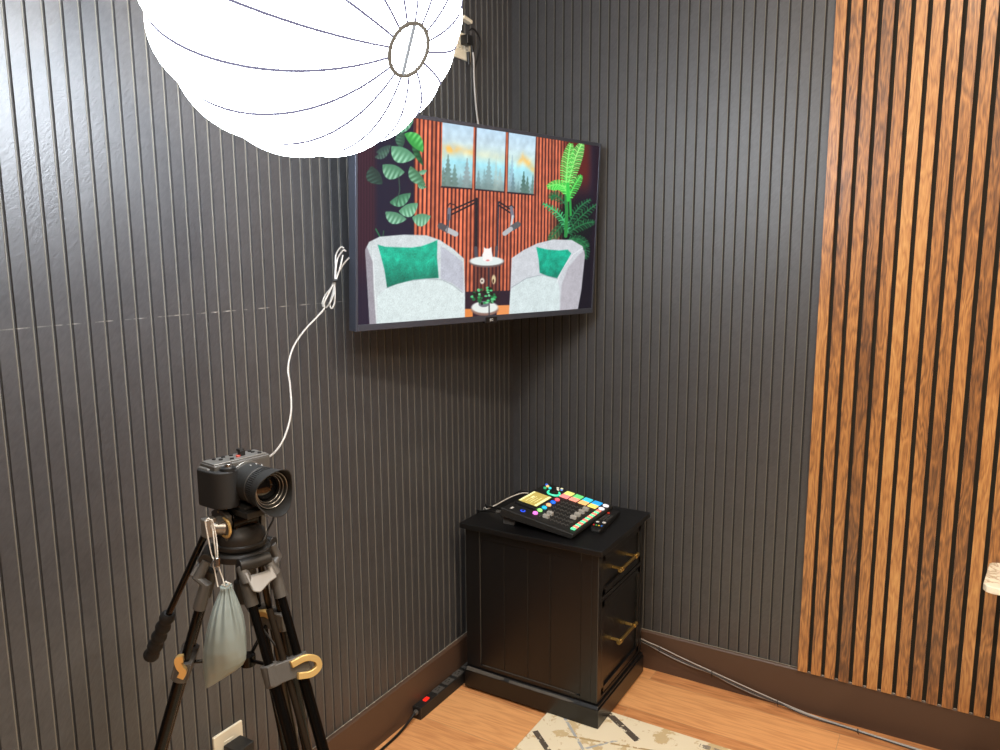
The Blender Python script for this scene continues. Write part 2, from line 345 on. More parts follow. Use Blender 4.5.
while s < LL-.02:
    y = RY+s
    if y > -1.4:
        w = random.uniform(.003, .009); sphere(bm, (.001, y+.001, BH), .001, (2.2+random.random(), w/.001*.5, random.uniform(.9, 1.7)), seg=8)
    s += PL
y = -.62
box2(bm, (0, -1.3, BH-.0004), (.0016, -.02, BH+.0005))
obj('caulk_bead', bm, 'caulk', bl)
bm = bm_new(); box2(bm, (.02, 0, BH-.0004), (1.05, -.0018, BH+.0009)); s = gr
while s < 1.04:
    sphere(bm, (s, -.001, BH), .001, (random.uniform(1, 3), 2, 1.2), seg=8); s += PR
obj('caulk_bead', bm, 'caulk', brt)

# ------------------------------------------------------------------ slat wall panel
SX0, SP, SW = 1.0535, .04005, .0283
pan = thing('wood_slat_panel', (SX0, -.001, BH), 'tall walnut slat acoustic panel with black felt gaps on the right wall', 'wall panel')
bm = box2(bm_new(), (SX0, -.0015, BH), (SX0+.04*40, -.009, 2.68)); obj('felt_backing', bm, 'felt', pan)
bm = bm_new(); lay = None; tones = []
for i in range(40):
    x = SX0+i*SP
    n0 = len(bm.verts); box2(bm, (x, -.009, BH+.0006), (x+SW, -.0215, 2.68))
    tones += [random.random()]*8
sl = obj('slats', bm, 'slat', pan, smooth=0)
A = sl.data.attributes.new('tone', 'FLOAT', 'POINT'); A.data.foreach_set('value', tones)
for i in range(15):
    x = SX0+i*SP+SW; w = SP-SW
    bm = sphere(bm_new(), (x+w/2, -.0115, BH+.0006), .001, (w/.002*.8, 2.6, 1.3), seg=8); obj('caulk_dab', bm, 'caulk', pan)

# ------------------------------------------------------------------ rug
RUGBANDS = [(.612, -.391, -.579, .011, .078, '51483f', .42), (.446, -.594, -.684, .009, .075, '51483f', .42), (.496, -.498, -.772, .0045, .12, 'a9aeb2', .45),
            (.894, -.362, -.04, .010, .05, '8b8378', .48), (.68, -.47, .25, .004, .2, 'b59c6c', .44), (.72, -.56, .1, .01, .05, '5b5149', .48), (.5, -.62, .9, .004, .2, 'a9aeb2', .46),
            (1.0, -.7, .5, .012, .2, '5b5149', .45), (.7, -1.1, 2.0, .012, .3, '5b5149', .45), (.52, -.95, .3, .01, .15, '8b8378', .45)]
bm = box2(bm_new(), (.374, -2.3, .0), (1.95, -.333, .008))
o = obj('area_rug', bm, rug_mat(), bevel=.003, org=(0, 0, 0)); tag(o, 'cream rug with tan and charcoal abstract streaks under the cabinet corner', 'rug')

# ------------------------------------------------------------------ cabinet
cz = .009; T = .588
cb = thing('filing_cabinet', (.30, -.245, 0), 'black two-drawer cabinet with brass bar handles standing in the corner', 'cabinet')
X0, X1, Y0, Y1 = .064, .5415, -.430, -.052
bm = box2(bm_new(), (X0, Y0+.006, .08), (X1-.02, Y1, T-.018))
# side frame stiles, rails and planks (camera-side face)
def sidebox(xa, xb, za, zb, y=Y0, d=.008): box2(bm, (xa, y, za), (xb, y+d+.004, zb))
sidebox(X0, .119, .08, T-.018); sidebox(.484, X1-.0218, .08, T-.018)
sidebox(.119, .484, .535, T-.018); sidebox(.119, .484, .08, .093)
for a, b in ((.1205, .209), (.2105, .296), (.2975, .376), (.3775, .4825)):
    box2(bm, (a, Y0+.004, .0945), (b, Y0+.012, .5335))
# front frame
for a, b, c_, d_ in ((Y0, Y0+.030, .08, T-.018), (Y1-.022, Y1, .08, T-.018), (Y0+.029, Y1-.021, .405, .418), (Y0+.029, Y1-.021, .08, .092), (Y0+.029, Y1-.021, .555, T-.018)):
    box2(bm, (X1-.022, a, c_), (X1, b, d_))
obj('body', bm, 'cab', cb, bevel=.0012)
bm = box2(bm_new(), (.056, -.455, T-.018), (.562, -.046, T)); obj('top', bm, 'cab', cb, bevel=.002)
bm = bm_new()
box2(bm, (X0-.002, -.444, cz), (.552, Y1, .070))
prism(bm, [(X0-.002, -.444, .070), (X0-.002, -.436, .079), (X0-.002, Y1, .079), (X0-.002, Y1, .070)], (.550-X0, 0, 0))
obj('plinth', bm, 'cab', cb, bevel=.0015)
def drawer(z0, z1, hz):
    bm = bm_new(); ya, yb = Y0+.032, Y1-.024; xf_ = X1-.001; st = .020
    box2(bm, (X1-.3, ya+.004, z0+.004), (X1-.012, yb-.004, z1-.004))
    for a, b, c_, d_ in ((ya, ya+st, z0, z1), (yb-st, yb, z0, z1), (ya, yb, z0, z0+st), (ya, yb, z1-st, z1)):
        box2(bm, (X1-.014, a, c_), (xf_, b, d_))
    box2(bm, (X1-.014, ya+st-.002, z0+st-.002), (X1-.008, yb-st+.002, z1-st+.002))
    dr = obj('drawer', bm, 'cab', cb, bevel=.0012)
    bm = bm_new(); yc = -.240; hx = X1+.022
    cyl(bm, (hx, yc-.070, hz), (hx, yc+.070, hz), .0055)
    for sg in (-1, 1):
        y = yc+sg*.060; cyl(bm, (X1-.010, y, hz), (hx, y, hz), .0055, seg=6); cyl(bm, (hx, y-.006, hz), (hx, y+.006, hz), .0075)
        cyl(bm, (hx, yc+sg*.066, hz), (hx, yc+sg*.078, hz), .0062, .007)
    h = obj('bar_handle', bm, 'brass', dr, bevel=.0006)
    return dr
drawer(.421, .552, .480); drawer(.095, .402, .239)
def edge_strip(bm): plab(obj('pale_edge', bm, 'cabedge', cb, smooth=0), 'pale edge strip')  # paler mottled strips laid along the body and plinth edges
edge_strip(box2(bm_new(), (.1188, Y0-.0004, .10), (.1200, Y0+.002, .545))); edge_strip(box2(bm_new(), (.4836, Y0-.0004, .535), (.4846, Y0+.002, .565)))
edge_strip(box2(bm_new(), (X1-.0018, Y0-.0004, .09), (X1-.0006, Y0+.001, .565)))
edge_strip(prism(bm_new(), [(.07, -.4445, .0702), (.20, -.4445, .0702), (.215, -.4425, .0725), (.215, -.439, .0768), (.07, -.437, .0785)], (0, .0012, .0012)))
edge_strip(prism(bm_new(), [(.235, -.4445, .0702), (.45, -.4445, .0702), (.47, -.4425, .0725), (.44, -.440, .0755), (.235, -.440, .0755)], (0, .0012, .0012)))
edge_strip(box2(bm_new(), (.125, Y0+.0012, .0925), (.47, Y0+.0052, .0938)))

# ------------------------------------------------------------------ production mixer on the cabinet
mx = thing('video_mixer_console', (.32, -.252, T), 'black mixing console with colourful backlit pads and faders on the cabinet', 'mixer')
SL = math.atan2(.04, .24)
def S(x, y, h=0):
    n = V((math.sin(SL), 0, math.cos(SL))); return V((x, y, .648-(x-.2)/.24*.04)) + n*h
RS = Matrix.Rotation(SL, 3, 'Y')
MX0, MX1, MY0, MY1 = .192, .446, -.412, -.095
bm = bm_new()
pr = [S(MX0, 0), S(MX1, 0), S(MX1+.003, 0, -.008), S(MX1-.002, 0, -.018), S(MX0+.002, 0, -.030), S(MX0-.003, 0, -.022)]
prism(bm, [(p.x, MY0, p.z) for p in pr], (0, MY1-MY0, 0))
obj('body', bm, 'blkm', mx, bevel=.003, seg=3)
bm = bm_new()
prism(bm, [(.184, MY0+.02, T), (.225, MY0+.02, T), (.236, MY0+.02, S(.236, 0, -.026).z), (.190, MY0+.02, S(.190, 0, -.026).z)], (0, MY1-MY0-.04, 0))
obj('stand_foot', bm, 'grey', mx, bevel=.002)
for y_ in (MY0+.02, MY1-.05):
    bm = prism(bm_new(), [(.425, y_, T), (.437, y_, T), (.437, y_, S(.437, 0, -.016).z), (.425, y_, S(.425, 0, -.016).z)], (0, .03, 0))
    obj('front_foot', bm, 'grey', mx, bevel=.001)
# screen housing
bm = bm_new(); a, b_ = (.190, -.352), (.272, -.178)
box(bm, S(.244, -.281, .004), (.080, .142, .012), RS); hs = obj('screen_housing', bm, 'blk', mx, bevel=.002)
bm = box(bm_new(), S(.244, -.281, .0105), (.068, .108, .0012), RS); scr = obj('touch_screen', bm, glow('warm_lcd', 'b7a65a', .55), mx, smooth=0); plab(scr, 'small lit yellow touch screen')
bm = bm_new()
for dx, w in ((-.031, .007), (.030, .009)):
    for k in range(6): box(bm, S(.244+dx*.95, -.281-.046+k*.0178, .0113), (w, .016, .0006), RS)
for k in range(4): box(bm, S(.230+k*.009, -.297+.01*(k % 2), .0113), (.0012, .05, .0005), RS)
box(bm, S(.231, -.275, .0113), (.006, .018, .0006), RS)
obj('screen_graphic', bm, glow('lcd_pale', 'd9d9a0', .8), scr, smooth=0)
bm = box(bm_new(), S(.217, -.387, .001), (.007, .016, .0012), RS); plab(obj('badge', bm, 'key', mx, smooth=0), 'tiny white badge')
def disc(x, y, r, h, hue, s=.9, name='lit_knob', lab=None):
    bm = bm_new(); n = RS @ V((0, 0, 1)); lathe(bm, S(x, y, 0), n, [(0, r), (h*.7, r), (h, r*.8), (h, 0)], 20)
    o = obj(name, bm, glow('glow_'+hue, hue, s), mx)
    if lab: plab(o, lab)
disc(.253, -.380, .0085, .002, '2a4fe8', .7, 'lit_button', 'blue lit button')
bm = bm_new(); lathe(bm, S(.253, -.380, 0), RS @ V((0, 0, 1)), [(0, .0045), (.0026, .0045), (.0026, 0)], 16); obj('button_centre', bm, 'blk', mx)
for i, (hue, nm) in enumerate((('e878d8', 'pink'), ('8ee07a', 'green'), ('22b4d8', 'cyan'), ('eeb27e', 'peach'), ('1e6cf0', 'blue'), ('f0586a', 'red'))):
    disc(.291, -.367+i*.0314, .0086, .006, hue, .75, 'lit_knob', nm+' lit knob')
# big encoder with glowing ring
n = RS @ V((0, 0, 1))
bm = bm_new(); fr_ = frame(n)
tube(bm, [S(.258, -.172, .004)+(fr_ @ V((.021*math.cos(2*PI*k/28), .021*math.sin(2*PI*k/28), 0))) for k in range(28)], .0035, 6, closed=True)
plab(obj('encoder_ring', bm, glow('ring_green', '3fd0a0', 1.), mx), 'glowing green ring around dial')
bm = bm_new(); lathe(bm, S(.258, -.172, 0), n, [(0, .0165), (.012, .0155), (.014, .013), (.014, 0)], 24); obj('dial', bm, 'blk', mx)
for x, y, hue in ((.226, -.137, '30c8d0'), (.213, -.150, '2aa070'), (.212, -.128, 'e8c070'), (.203, -.118, '2858c0')): disc(x, y, .0055, .005, hue, .7, 'lit_button')
for x, y, hue in ((.252, -.127, 'd8d8c8'), (.262, -.118, '5a8ad0'), (.244, -.112, 'd8d8c8'), (.257, -.106, 'e0dcb0')):
    bm = box(bm_new(), S(x, y, .0015), (.008, .008, .003), RS); obj('small_key', bm, glow('key_'+hue+str(x), hue, .6), mx, bevel=.0008)
# pads
pc = [[('d8e07a', 'yellow-green'), ('6ad07c', 'green'), ('3cc4dc', 'turquoise'), ('2a9ee8', 'blue')], [('ee8a88', 'pink'), ('f09a84', 'salmon'), ('f0ba78', 'orange'), ('ecd06e', 'yellow')]]
for r_, row in enumerate(pc):
    for k, (hue, nm) in enumerate(row):
        bm = box(bm_new(), S(.296+k*.0348, -.127-r_*.0345, .002), (.030, .0305, .004), RS)
        plab(obj('trigger_pad', bm, glow('pad_'+hue, hue, .72), mx, bevel=.002), nm+' lit pad')
for y in (-.121, -.157): disc(.430, y, .0105, .004, 'e8e8f0', .55, 'round_button', 'white lit round button')
# faders
bm = bm_new(); tk = bm_new()
for i in range(6):
    y = -.367+i*.0314
    box(bm, S(.358, y, .0004), (.108, .003, .0008), RS)
    for q in range(8):
        for sg in (-1, 1): box(tk, S(.312+q*.013, y+sg*.0075, .0004), (.0012, .004, .0008), RS)
obj('fader_slots', bm, 'grey', mx, smooth=0); obj('fader_marks', tk, mat('faint_grey_print', '7c7a76', .6), mx, smooth=0)
for i, x in enumerate((.330, .328, .396, .396, .396, .396)):
    y = -.367+i*.0314
    bm = bm_new(); box(bm, S(x, y, .005), (.020, .013, .010), RS); box(bm, S(x, y, .0105), (.004, .013, .002), RS)
    obj('fader_cap', bm, 'cap', mx, bevel=.0015)
for k in range(12):
    hue = '62dca0' if k % 2 == 0 else 'f08070'
    bm = box(bm_new(), S(.431, -.378+k*.0176, .0022), (.016, .0150, .0045), RS)
    plab(obj('channel_button', bm, glow('btn_'+hue+str(k), hue, .8), mx, bevel=.002), ('green' if k % 2 == 0 else 'red')+' lit button')

# ------------------------------------------------------------------ remote
rm = thing('remote_control', (.465, -.215, T), 'slim black remote control lying beside the mixing console', 'remote')
bx, by = V((.480, -.322, T)), V((.464, -.112, T)); d = (by-bx); L_ = d.length; d.normalize(); w = V((d.y, -d.x, 0))
bm = bm_new(); pts = []
for t_, ww, hh in ((0, .014, .008), (.012, .021, .017), (.06, .021, .018), (.13, .019, .015), (L_-.008, .017, .012), (L_, .012, .008)):
    c = bx+d*t_; pts.append([bm.verts.new(c+w*a*ww+V((0, 0, b*hh))) for a, b in ((-.9, .0), (.9, .0), (1, .55), (.86, 1), (-.86, 1), (-1, .55))])
for a, b in zip(pts, pts[1:]):
    for i in range(6): bm.faces.new((a[i], a[(i+1) % 6], b[(i+1) % 6], b[i]))
bm.faces.new(pts[0][::-1]); bm.faces.new(pts[-1]); obj('body', bm, 'blk', rm, bevel=.001, smooth=60)
def rb(t_, s, r, m_, lab=None, hh=.0175):
    bm = bm_new(); lathe(bm, bx+d*t_+w*s+V((0, 0, hh-.001)), (0, 0, 1), [(0, r), (.002, r), (.0028, r*.7), (.0028, 0)], 12); o = obj('button', bm, m_, rm)
    if lab: plab(o, lab)
rb(.055, -.011, .0062, 'key', 'white rocker button'); rb(.055, .011, .0062, 'key', 'white rocker button', .0182)
rb(.160, -.010, .0045, mat('remote_red', 'e0402c', .4), 'red power button', .0150)
for i, c_ in enumerate(('d83a2c', '3fae4a', 'e8c23c', '2f74d8')): rb(.024, -.0132+i*.0088, .0032, mat('remote_'+c_, c_, .4), None, .0175)
for q in range(5):
    for sg in (-1, 0, 1): rb(.082+q*.014, sg*.0105, .0028, 'grey', None, .0172-.0008*q)

# ------------------------------------------------------------------ console cables
def cable(name, pts, r, m_, label, cat='cable', group=None, smooth=8, org=None, seg=8):
    bm = tube(bm_new(), pts, r, seg, smooth=smooth); o = obj(name, bm, m_, org=org); tag(o, label, cat, group); return o
zb = .618
c1 = thing('black_plug_cable', (.15, -.38, T), 'black cable with moulded plug running from the back of the console, nearer one', 'cable')
bm = cyl(bm_new(), (.188, -.372, .622), (.150, -.374, .617), .0065, .0055); obj('plug', bm, 'grey', c1, bevel=.001)
bm = tube(bm_new(), [(.150, -.374, .617), (.115, -.372, .612), (.080, -.36, .603), (.055, -.34, .594), (.045, -.32, .58), (.042, -.30, .5), (.042, -.29, .3)], .0032, 8, smooth=8); obj('cord', bm, 'cordb', c1)
c2 = thing('black_plug_cable', (.15, -.34, T), 'black cable with moulded plug running from the back of the console, farther one', 'cable')
bm = cyl(bm_new(), (.188, -.340, .622), (.152, -.344, .619), .0065, .0055); obj('plug', bm, 'grey', c2, bevel=.001)
bm = tube(bm_new(), [(.152, -.344, .619), (.12, -.335, .615), (.08, -.31, .604), (.055, -.28, .594), (.045, -.27, .57), (.042, -.26, .3)], .0032, 8, smooth=8); obj('cord', bm, 'cordb', c2)
cable('pale_thin_cable', [(.19, -.19, .632), (.155, -.20, .634), (.125, -.235, .625), (.095, -.285, .606), (.07, -.30, .5915), (.048, -.29, .58), (.036, -.28, .45), (.036, -.27, .2)], .0022, 'string', 'thin greyish cable arching off the back of the cabinet top')

# ------------------------------------------------------------------ power strip
ps = thing('power_strip', (.03, -.53, 0), 'black metal power strip with red switch along the left baseboard', 'power strip')
PY0, PY1 = -.672, -.19
bm = box2(bm_new(), (.0145, PY0+.006, .0), (.0455, PY1, .041)); obj('housing', bm, 'blkm', ps, bevel=.002)
bm = box2(bm_new(), (.0140, PY0, .001), (.0460, PY0+.008, .0415)); 
obj('end_cap', bm, 'blk', ps, bevel=.003)
bm = cyl(bm_new(), (.03, PY0-.012, .026), (.03, PY0, .026), .007, .009); obj('cord_grip', bm, 'grey', ps, bevel=.001)
bm = box2(bm_new(), (.024, -.632, .0405), (.037, -.610, .0455)); plab(obj('switch', bm, 'red', ps, bevel=.0015), 'red rocker switch')
for k in range(6):
    y = -.575+k*.058
    bm = box2(bm_new(), (.017, y, .0405), (.043, y+.042, .0425)); so = obj('socket', bm, 'grey', ps, bevel=.001)
    bm = bm_new(); box2(bm, (.023, y+.012, .0424), (.025, y+.021, .0430)); box2(bm, (.033, y+.012, .0424), (.035, y+.021, .0430)); cyl(bm, (.029, y+.030, .0424), (.029, y+.030, .0430), .003, seg=10)
    obj('slots', bm, 'rubber', so)
bm = tube(bm_new(), [(.03, PY0-.012, .026), (.031, -.71, .017), (.034, -.78, .0055), (.036, -.90, .0048), (.030, -1.02, .0048), (.024, -1.2, .0048), (.023, -1.33, .02), (.036, -1.36, .10), (.045, -1.362, .22), (.042, -1.362, .268)], .0042, 8, smooth=8); obj('cord', bm, 'cordb', ps)

# ------------------------------------------------------------------ outlets on the left wall
def outlet(y0, y1, z0, z1, label, horizontal=False):
    t = thing('wall_outlet', (0, (y0+y1)/2, z0), label, 'outlet')
    bm = box2(bm_new(), (-.001, y0, z0), (.006, y1, z1)); obj('cover_plate', bm, 'white', t, bevel=.002)
    yc, zc = (y0+y1)/2, (z0+z1)/2
    for sg in (-1, 1):
        c_ = V((.0062, yc+(sg*.02 if horizontal else 0), zc+(0 if horizontal else sg*.02)))
        bm = box(bm_new(), c_, (.003, .028, .028)); r_ = obj('receptacle', bm, 'white', t, bevel=.004)
        bm = bm_new()
        for q in (-1, 1): box(bm, c_+V((.0016, q*.006, .003)), (.0006, .002, .008))
        cyl(bm, c_+V((.0013, 0, -.008)), c_+V((.0019, 0, -.008)), .0024, seg=10); obj('slots', bm, 'socket', r_)
    bm = cyl(bm_new(), (.0058, yc, zc), (.0068, yc, zc), .003, seg=12); obj('screw', bm, 'white', t)
    return t
outlet(-1.408, -1.324, .236, .353, 'ivory wall outlet low on the left wall behind the tripod')
outlet(-.365, -.275, 2.062, 2.142, 'ivory wall outlet high on the left wall above the television', True)
ad = thing('plug_adapter', (.03, -1.352, .27), 'chunky black power adapter plugged into the low outlet', 'plug')
bm = box2(bm_new(), (.0078, -1.385, .268), (.056, -1.334, .322)); obj('housing', bm, 'blkm', ad, bevel=.003)
bm = cyl(bm_new(), (.056, -1.36, .292), (.072, -1.36, .290), .011, .009); obj('strain_relief', bm, 'blk', ad, bevel=.001)
up_ = thing('power_plug', (.02, -.32, 2.09), 'dark plug in the high outlet with a white cord hanging down behind the television', 'plug')
bm = box2(bm_new(), (.0078, -.338, 2.102), (.036, -.306, 2.132)); obj('housing', bm, 'blk', up_, bevel=.004)
bm = cyl(bm_new(), (.030, -.310, 2.115), (.030, -.300, 2.085), .006, .0045); obj('strain_relief', bm, 'blk', up_)
bm = cyl(bm_new(), (.012, -.300, 2.088), (.012, -.296, 2.05), .006, .0045); obj('cord_collar', bm, 'blk', up_)
bm = tube(bm_new(), [(.030, -.300, 2.086), (.030, -.296, 2.06), (.028, -.291, 2.0), (.028, -.283, 1.93), (.030, -.272, 1.87), (.040, -.262, 1.81), (.06, -.26, 1.75)], .0032, 8, smooth=8); plab(obj('cord', bm, 'cordw', up_), 'white cord')
cable('black_loop_cable', [(.020, -.305, 2.150), (.020, -.285, 2.160), (.024, -.262, 2.15), (.024, -.245, 2.12), (.018, -.257, 2.07), (.014, -.27, 2.02), (.012, -.266, 1.9), (.03, -.24, 1.76)], .0026, 'cordb', 'dark looped cable beside the high outlet above the television')
bm = box(bm_new(), (.010, -.307, 2.183), (.020, .05, .012), Matrix.Rotation(-.12, 3, 'X')); o = obj('cable_clip', bm, 'white', bevel=.003); tag(o, 'small cream plastic clip on the wall above the high outlet', 'cable clip')

# ------------------------------------------------------------------ television
TVC = V((.2387, -.52464, 1.53606)); ty, tt, tr = 1.31193, .04323, -.00782; TW, TH = .948, .551
tn = V((math.sin(ty)*math.cos(tt), -math.cos(ty)*math.cos(tt), -math.sin(tt))); trt = V((math.cos(ty), math.sin(ty), 0)); tup = trt.cross(-tn)
trt, tup = math.cos(tr)*trt+math.sin(tr)*tup, -math.sin(tr)*trt+math.cos(tr)*tup
TR = Matrix((trt, tup, tn)).transposed()
def tvp(u, v, n=0): return TVC + trt*u + tup*v + tn*n
tv = thing('television', tvp(0, -TH/2, -.02), 'large black wall-mounted television in the corner showing two white armchairs', 'television')
def tbox(bm, u0, u1, v0, v1, n0, n1): return box(bm, tvp((u0+u1)/2, (v0+v1)/2, (n0+n1)/2), (u1-u0, v1-v0, n1-n0), TR)
B_ = .0075; BB = .017
bm = bm_new()
tbox(bm, -TW/2, -TW/2+B_, -TH/2, TH/2, -.030, 0); tbox(bm, TW/2-B_, TW/2, -TH/2, TH/2, -.030, 0)
tbox(bm, -TW/2+B_, TW/2-B_, TH/2-.0105, TH/2, -.030, 0); tbox(bm, -TW/2+B_, TW/2-B_, -TH/2, -TH/2+BB, -.030, 0)
obj('bezel', bm, 'tvframe', tv, bevel=.0012)
bm = bm_new(); tbox(bm, -TW/2+.004, TW/2-.004, -TH/2+.004, TH/2-.004, -.034, -.006); tbox(bm, -.3, .3, -TH/2+.03, .06, -.052, -.028)
obj('back_cover', bm, 'tvblk', tv, bevel=.004)
bm = bm_new(); tbox(bm, -.024, .024, -TH/2-.006, -TH/2+.012, -.012, .0015); lp = obj('logo_plate', bm, 'tvblk', tv, bevel=.001)
cu = bpy.data.curves.new('t', 'FONT'); cu.body = 'LG'; cu.size = .011; cu.align_x = 'CENTER'; cu.align_y = 'CENTER'; cu.extrude = .0002
to = bpy.data.objects.new('t', cu); COL.objects.link(to); bpy.context.view_layer.update()
tm = bpy.data.meshes.new_from_object(to.evaluated_get(bpy.context.evaluated_depsgraph_get())); bpy.data.objects.remove(to)
bt = bmesh.new(); bt.from_mesh(tm); mm = TR.to_4x4(); mm.translation = tvp(0, -TH/2+.0035, .0018); bmesh.ops.transform(bt, matrix=mm, verts=bt.verts[:])
obj('logo_letters', bt, 'key', lp, smooth=0)

# the picture shown on the screen, drawn on the screen's own grid
UA, UB, VA, VB = -TW/2+B_, TW/2-B_, -TH/2+BB, TH/2-.0105
NU, NV = 520, 300
uu, vv = np.meshgrid(np.linspace(UA, UB, NU), np.linspace(VA, VB, NV))
H = [400.63275, -29.7333, 493.75123, 78.31449, -370.57251, 226.02461, 0.3065, -0.08032]
w_ = H[6]*uu+H[7]*vv+1; PX = (H[0]*uu+H[1]*vv+H[2])/w_; PY = (H[3]*uu+H[4]*vv+H[5])/w_
img = np.zeros((NV, NU, 3))
rng = np.random.RandomState(3)
def hexc(h): return np.array([int(h[i:i+2], 16)/255 for i in (0, 2, 4)])
def ss(x, a, b): t = np.clip((x-a)/(b-a), 0, 1); return t*t*(3-2*t)
def put(mask, col):
    global img
    col = np.asarray(col); 
    if col.ndim == 1: col = col[None, None, :]
    img = img*(1-mask[..., None])+col*mask[..., None]
def polysd(P):
    P = np.array(P, float); d = np.full(PX.shape, 1e9); ins = np.zeros(PX.shape, bool); n = len(P)
    for i in range(n):
        a, b = P[i], P[(i+1) % n]; e = b-a; wx, wy = PX-a[0], PY-a[1]
        t = np.clip((wx*e[0]+wy*e[1])/(e@e+1e-9), 0, 1); d = np.minimum(d, np.hypot(wx-t*e[0], wy-t*e[1]))
        c = ((a[1] <= PY) != (b[1] <= PY)) & (PX < (b[0]-a[0])*(PY-a[1])/(b[1]-a[1]+1e-12)+a[0]); ins ^= c
    return np.where(ins, -d, d)
def pm(P, s=.5): return 1-ss(polysd(P), -s, s)
def linem(P, w, s=.4):
    d = np.full(PX.shape, 1e9)
    for a, b in zip(P, P[1:]):
        a, b = np.array(a, float), np.array(b, float); e = b-a; t = np.clip(((PX-a[0])*e[0]+(PY-a[1])*e[1])/(e@e+1e-9), 0, 1)
        d = np.minimum(d, np.hypot(PX-a[0]-t*e[0], PY-a[1]-t*e[1]))
    return 1-ss(d, w/2-s*.5, w/2+s)
def ell(cx, cy, rx, ry, s=.12): return 1-ss(np.hypot((PX-cx)/rx, (PY-cy)/ry), 1-s, 1+s)
def blur(a, k):
    for _ in range(2):
        for ax in (0, 1):
            a = sum(np.roll(a, i, ax) for i in range(-k, k+1))/(2*k+1)
    return a
def nz(k): a = blur(rng.rand(NV, NU), k); return (a-a.mean())/a.std()
fine, med, big = nz(1), nz(3), nz(12)
fine0 = rng.randn(NV, NU)
put(np.ones(PX.shape), hexc('1e2136'))
# walnut slats of the far wall
wood = ss(PX, 413.5, 415)*(1-ss(PX, 560, 580))
per = 4.35-1.2*(PX-412)/140
ph = 4.35*np.log(1/(1-np.clip((PX-412)/140, 0, 1.2)*.276))/.276*140/4.35/4.35*1.0 if False else (np.log(4.35)-np.log(np.clip(per, .5, 9)))*140/1.2
st = .5+.5*np.cos(2*PI*(ph+.004*(PY-200)))
grain = blur(rng.rand(1, NU).repeat(NV, 0), 2); grain = (grain-grain.mean())/grain.std()
sc_ = (hexc('d26a4c')[None, None]*(1+.10*grain[..., None]+.05*med[..., None]))
put(wood, hexc('542a2c')); put(wood*ss(st, .24, .62), sc_)
put(wood*ss(st, .8, 1)*.35, hexc('f0a070'))
put((1-ss(PX, 372, 380))*(1-.7*ss(PY, 240, 300))*.65, hexc('48232c')*(1+.15*np.cos(PX*2.2))[..., None])
put(ss(PX, 558, 572)*(1-ss(PX, 585, 597))*(1-ss(PY, 170, 215)), hexc('5e2422')); put(ss(PX, 555, 566)*ss(PY, 180, 215), hexc('17141f'))
put(ss(PX, 590, 597), hexc('241624'))
# dark skirting and orange floor
put(pm([(458, 292), (530, 290), (530, 330), (458, 330)]), hexc('2d2230'))
put(pm([(464, 309), (473, 309), (473, 330), (464, 330)]), hexc('e08848')); put(pm([(497, 305.5), (512, 305), (512, 330), (497, 330)]), hexc('e89458'))
# three canvas panels: misty forest bands
def canvas(q, band, bs, trees):
    a, b, c_, d_ = [np.array(p, float) for p in q]; mk = pm(q, .4)
    lx = a[0]+(d_[0]-a[0])*(PY-a[1])/(d_[1]-a[1]); rx_ = b[0]+(c_[0]-b[0])*(PY-b[1])/(c_[1]-b[1]); s_ = (PX-lx)/(rx_-lx)
    ty0 = a[1]+(b[1]-a[1])*s_; by0 = d_[1]+(c_[1]-d_[1])*s_; t_ = (PY-ty0)/(by0-ty0)
    def g(t0, w): return np.exp(-((t_-t0)/w)**2)
    col = np.zeros(PX.shape+(3,)); stops = [(0, 'b9d6ec'), (.25, 'c5dde9'), (.45, 'cfe8e2'), (.6, 'a5e4f2'), (.8, 'a0ccd4'), (1, '8fa9ad')]
    for (p0, c0), (p1, c1) in zip(stops, stops[1:]):
        f = np.clip((t_-p0)/(p1-p0), 0, 1)[..., None]; col = np.where(((t_ >= p0) & (t_ <= p1+.01))[..., None], hexc(c0)*(1-f)+hexc(c1)*f, col)
    col = np.where((t_ < 0)[..., None], hexc('b9d6ec'), col); col = np.where((t_ > 1)[..., None], hexc('8fa9ad'), col)
    ob = (band(s_, t_)*np.clip(.85+.3*med, 0, 1.1))[..., None]; col = col*(1-np.clip(ob, 0, 1))+hexc('f0bc62')*np.clip(ob, 0, 1)
    for ts, tt_, tw, hx, al in trees:
        h_ = t_-tt_; wv = tw*np.clip(h_, 0, 1)*(1+.35*np.sin(h_*90+ts*30)); tm_ = (1-ss(np.abs(s_-ts)-wv, -.01, .03))*(h_ > 0)*al
        col = col*(1-tm_[..., None])+hexc(hx)*tm_[..., None]
    low = ss(t_, .78, 1)*.45; col = col*(1-low[..., None])+hexc('6f8580')*low[..., None]
    col *= (1+.025*med)[..., None]; put(mk, col)
    put(linem([d_+[0, .3], c_+[0, .3]], 1.4), hexc('30242c'))
canvas([(442.8, 120.6), (474, 125.4), (472.2, 188.6), (441.8, 186.6)], lambda s, t: np.exp(-((t-.42)/.075)**2)*(.7+.3*np.cos((s-.3)*7))+.25*np.exp(-((s-.05)/.1)**2)*np.exp(-((t-.52)/.1)**2), .4,
       [(.2, .5, .32, '5f7870', .75), (.42, .64, .36, '5f7d74', .7), (.82, .52, .3, '8d9a9c', .7), (.62, .78, .3, '82a3a6', .5), (.05, .7, .35, '5a7469', .6)])
canvas([(477.2, 126.4), (506.2, 130.8), (504.2, 191.8), (475.6, 189.2)], lambda s, t: .16*np.exp(-((t-.44)/.09)**2), .4,
       [(.45, .48, .32, '84a0a2', .75), (.1, .7, .3, '6f8e92', .7), (.3, .66, .3, '7fa0a4', .6), (.85, .62, .35, 'a9b9b4', .6), (.65, .8, .4, '8fb0b0', .5), (.7, .42, .12, 'b8c8c0', .5)])
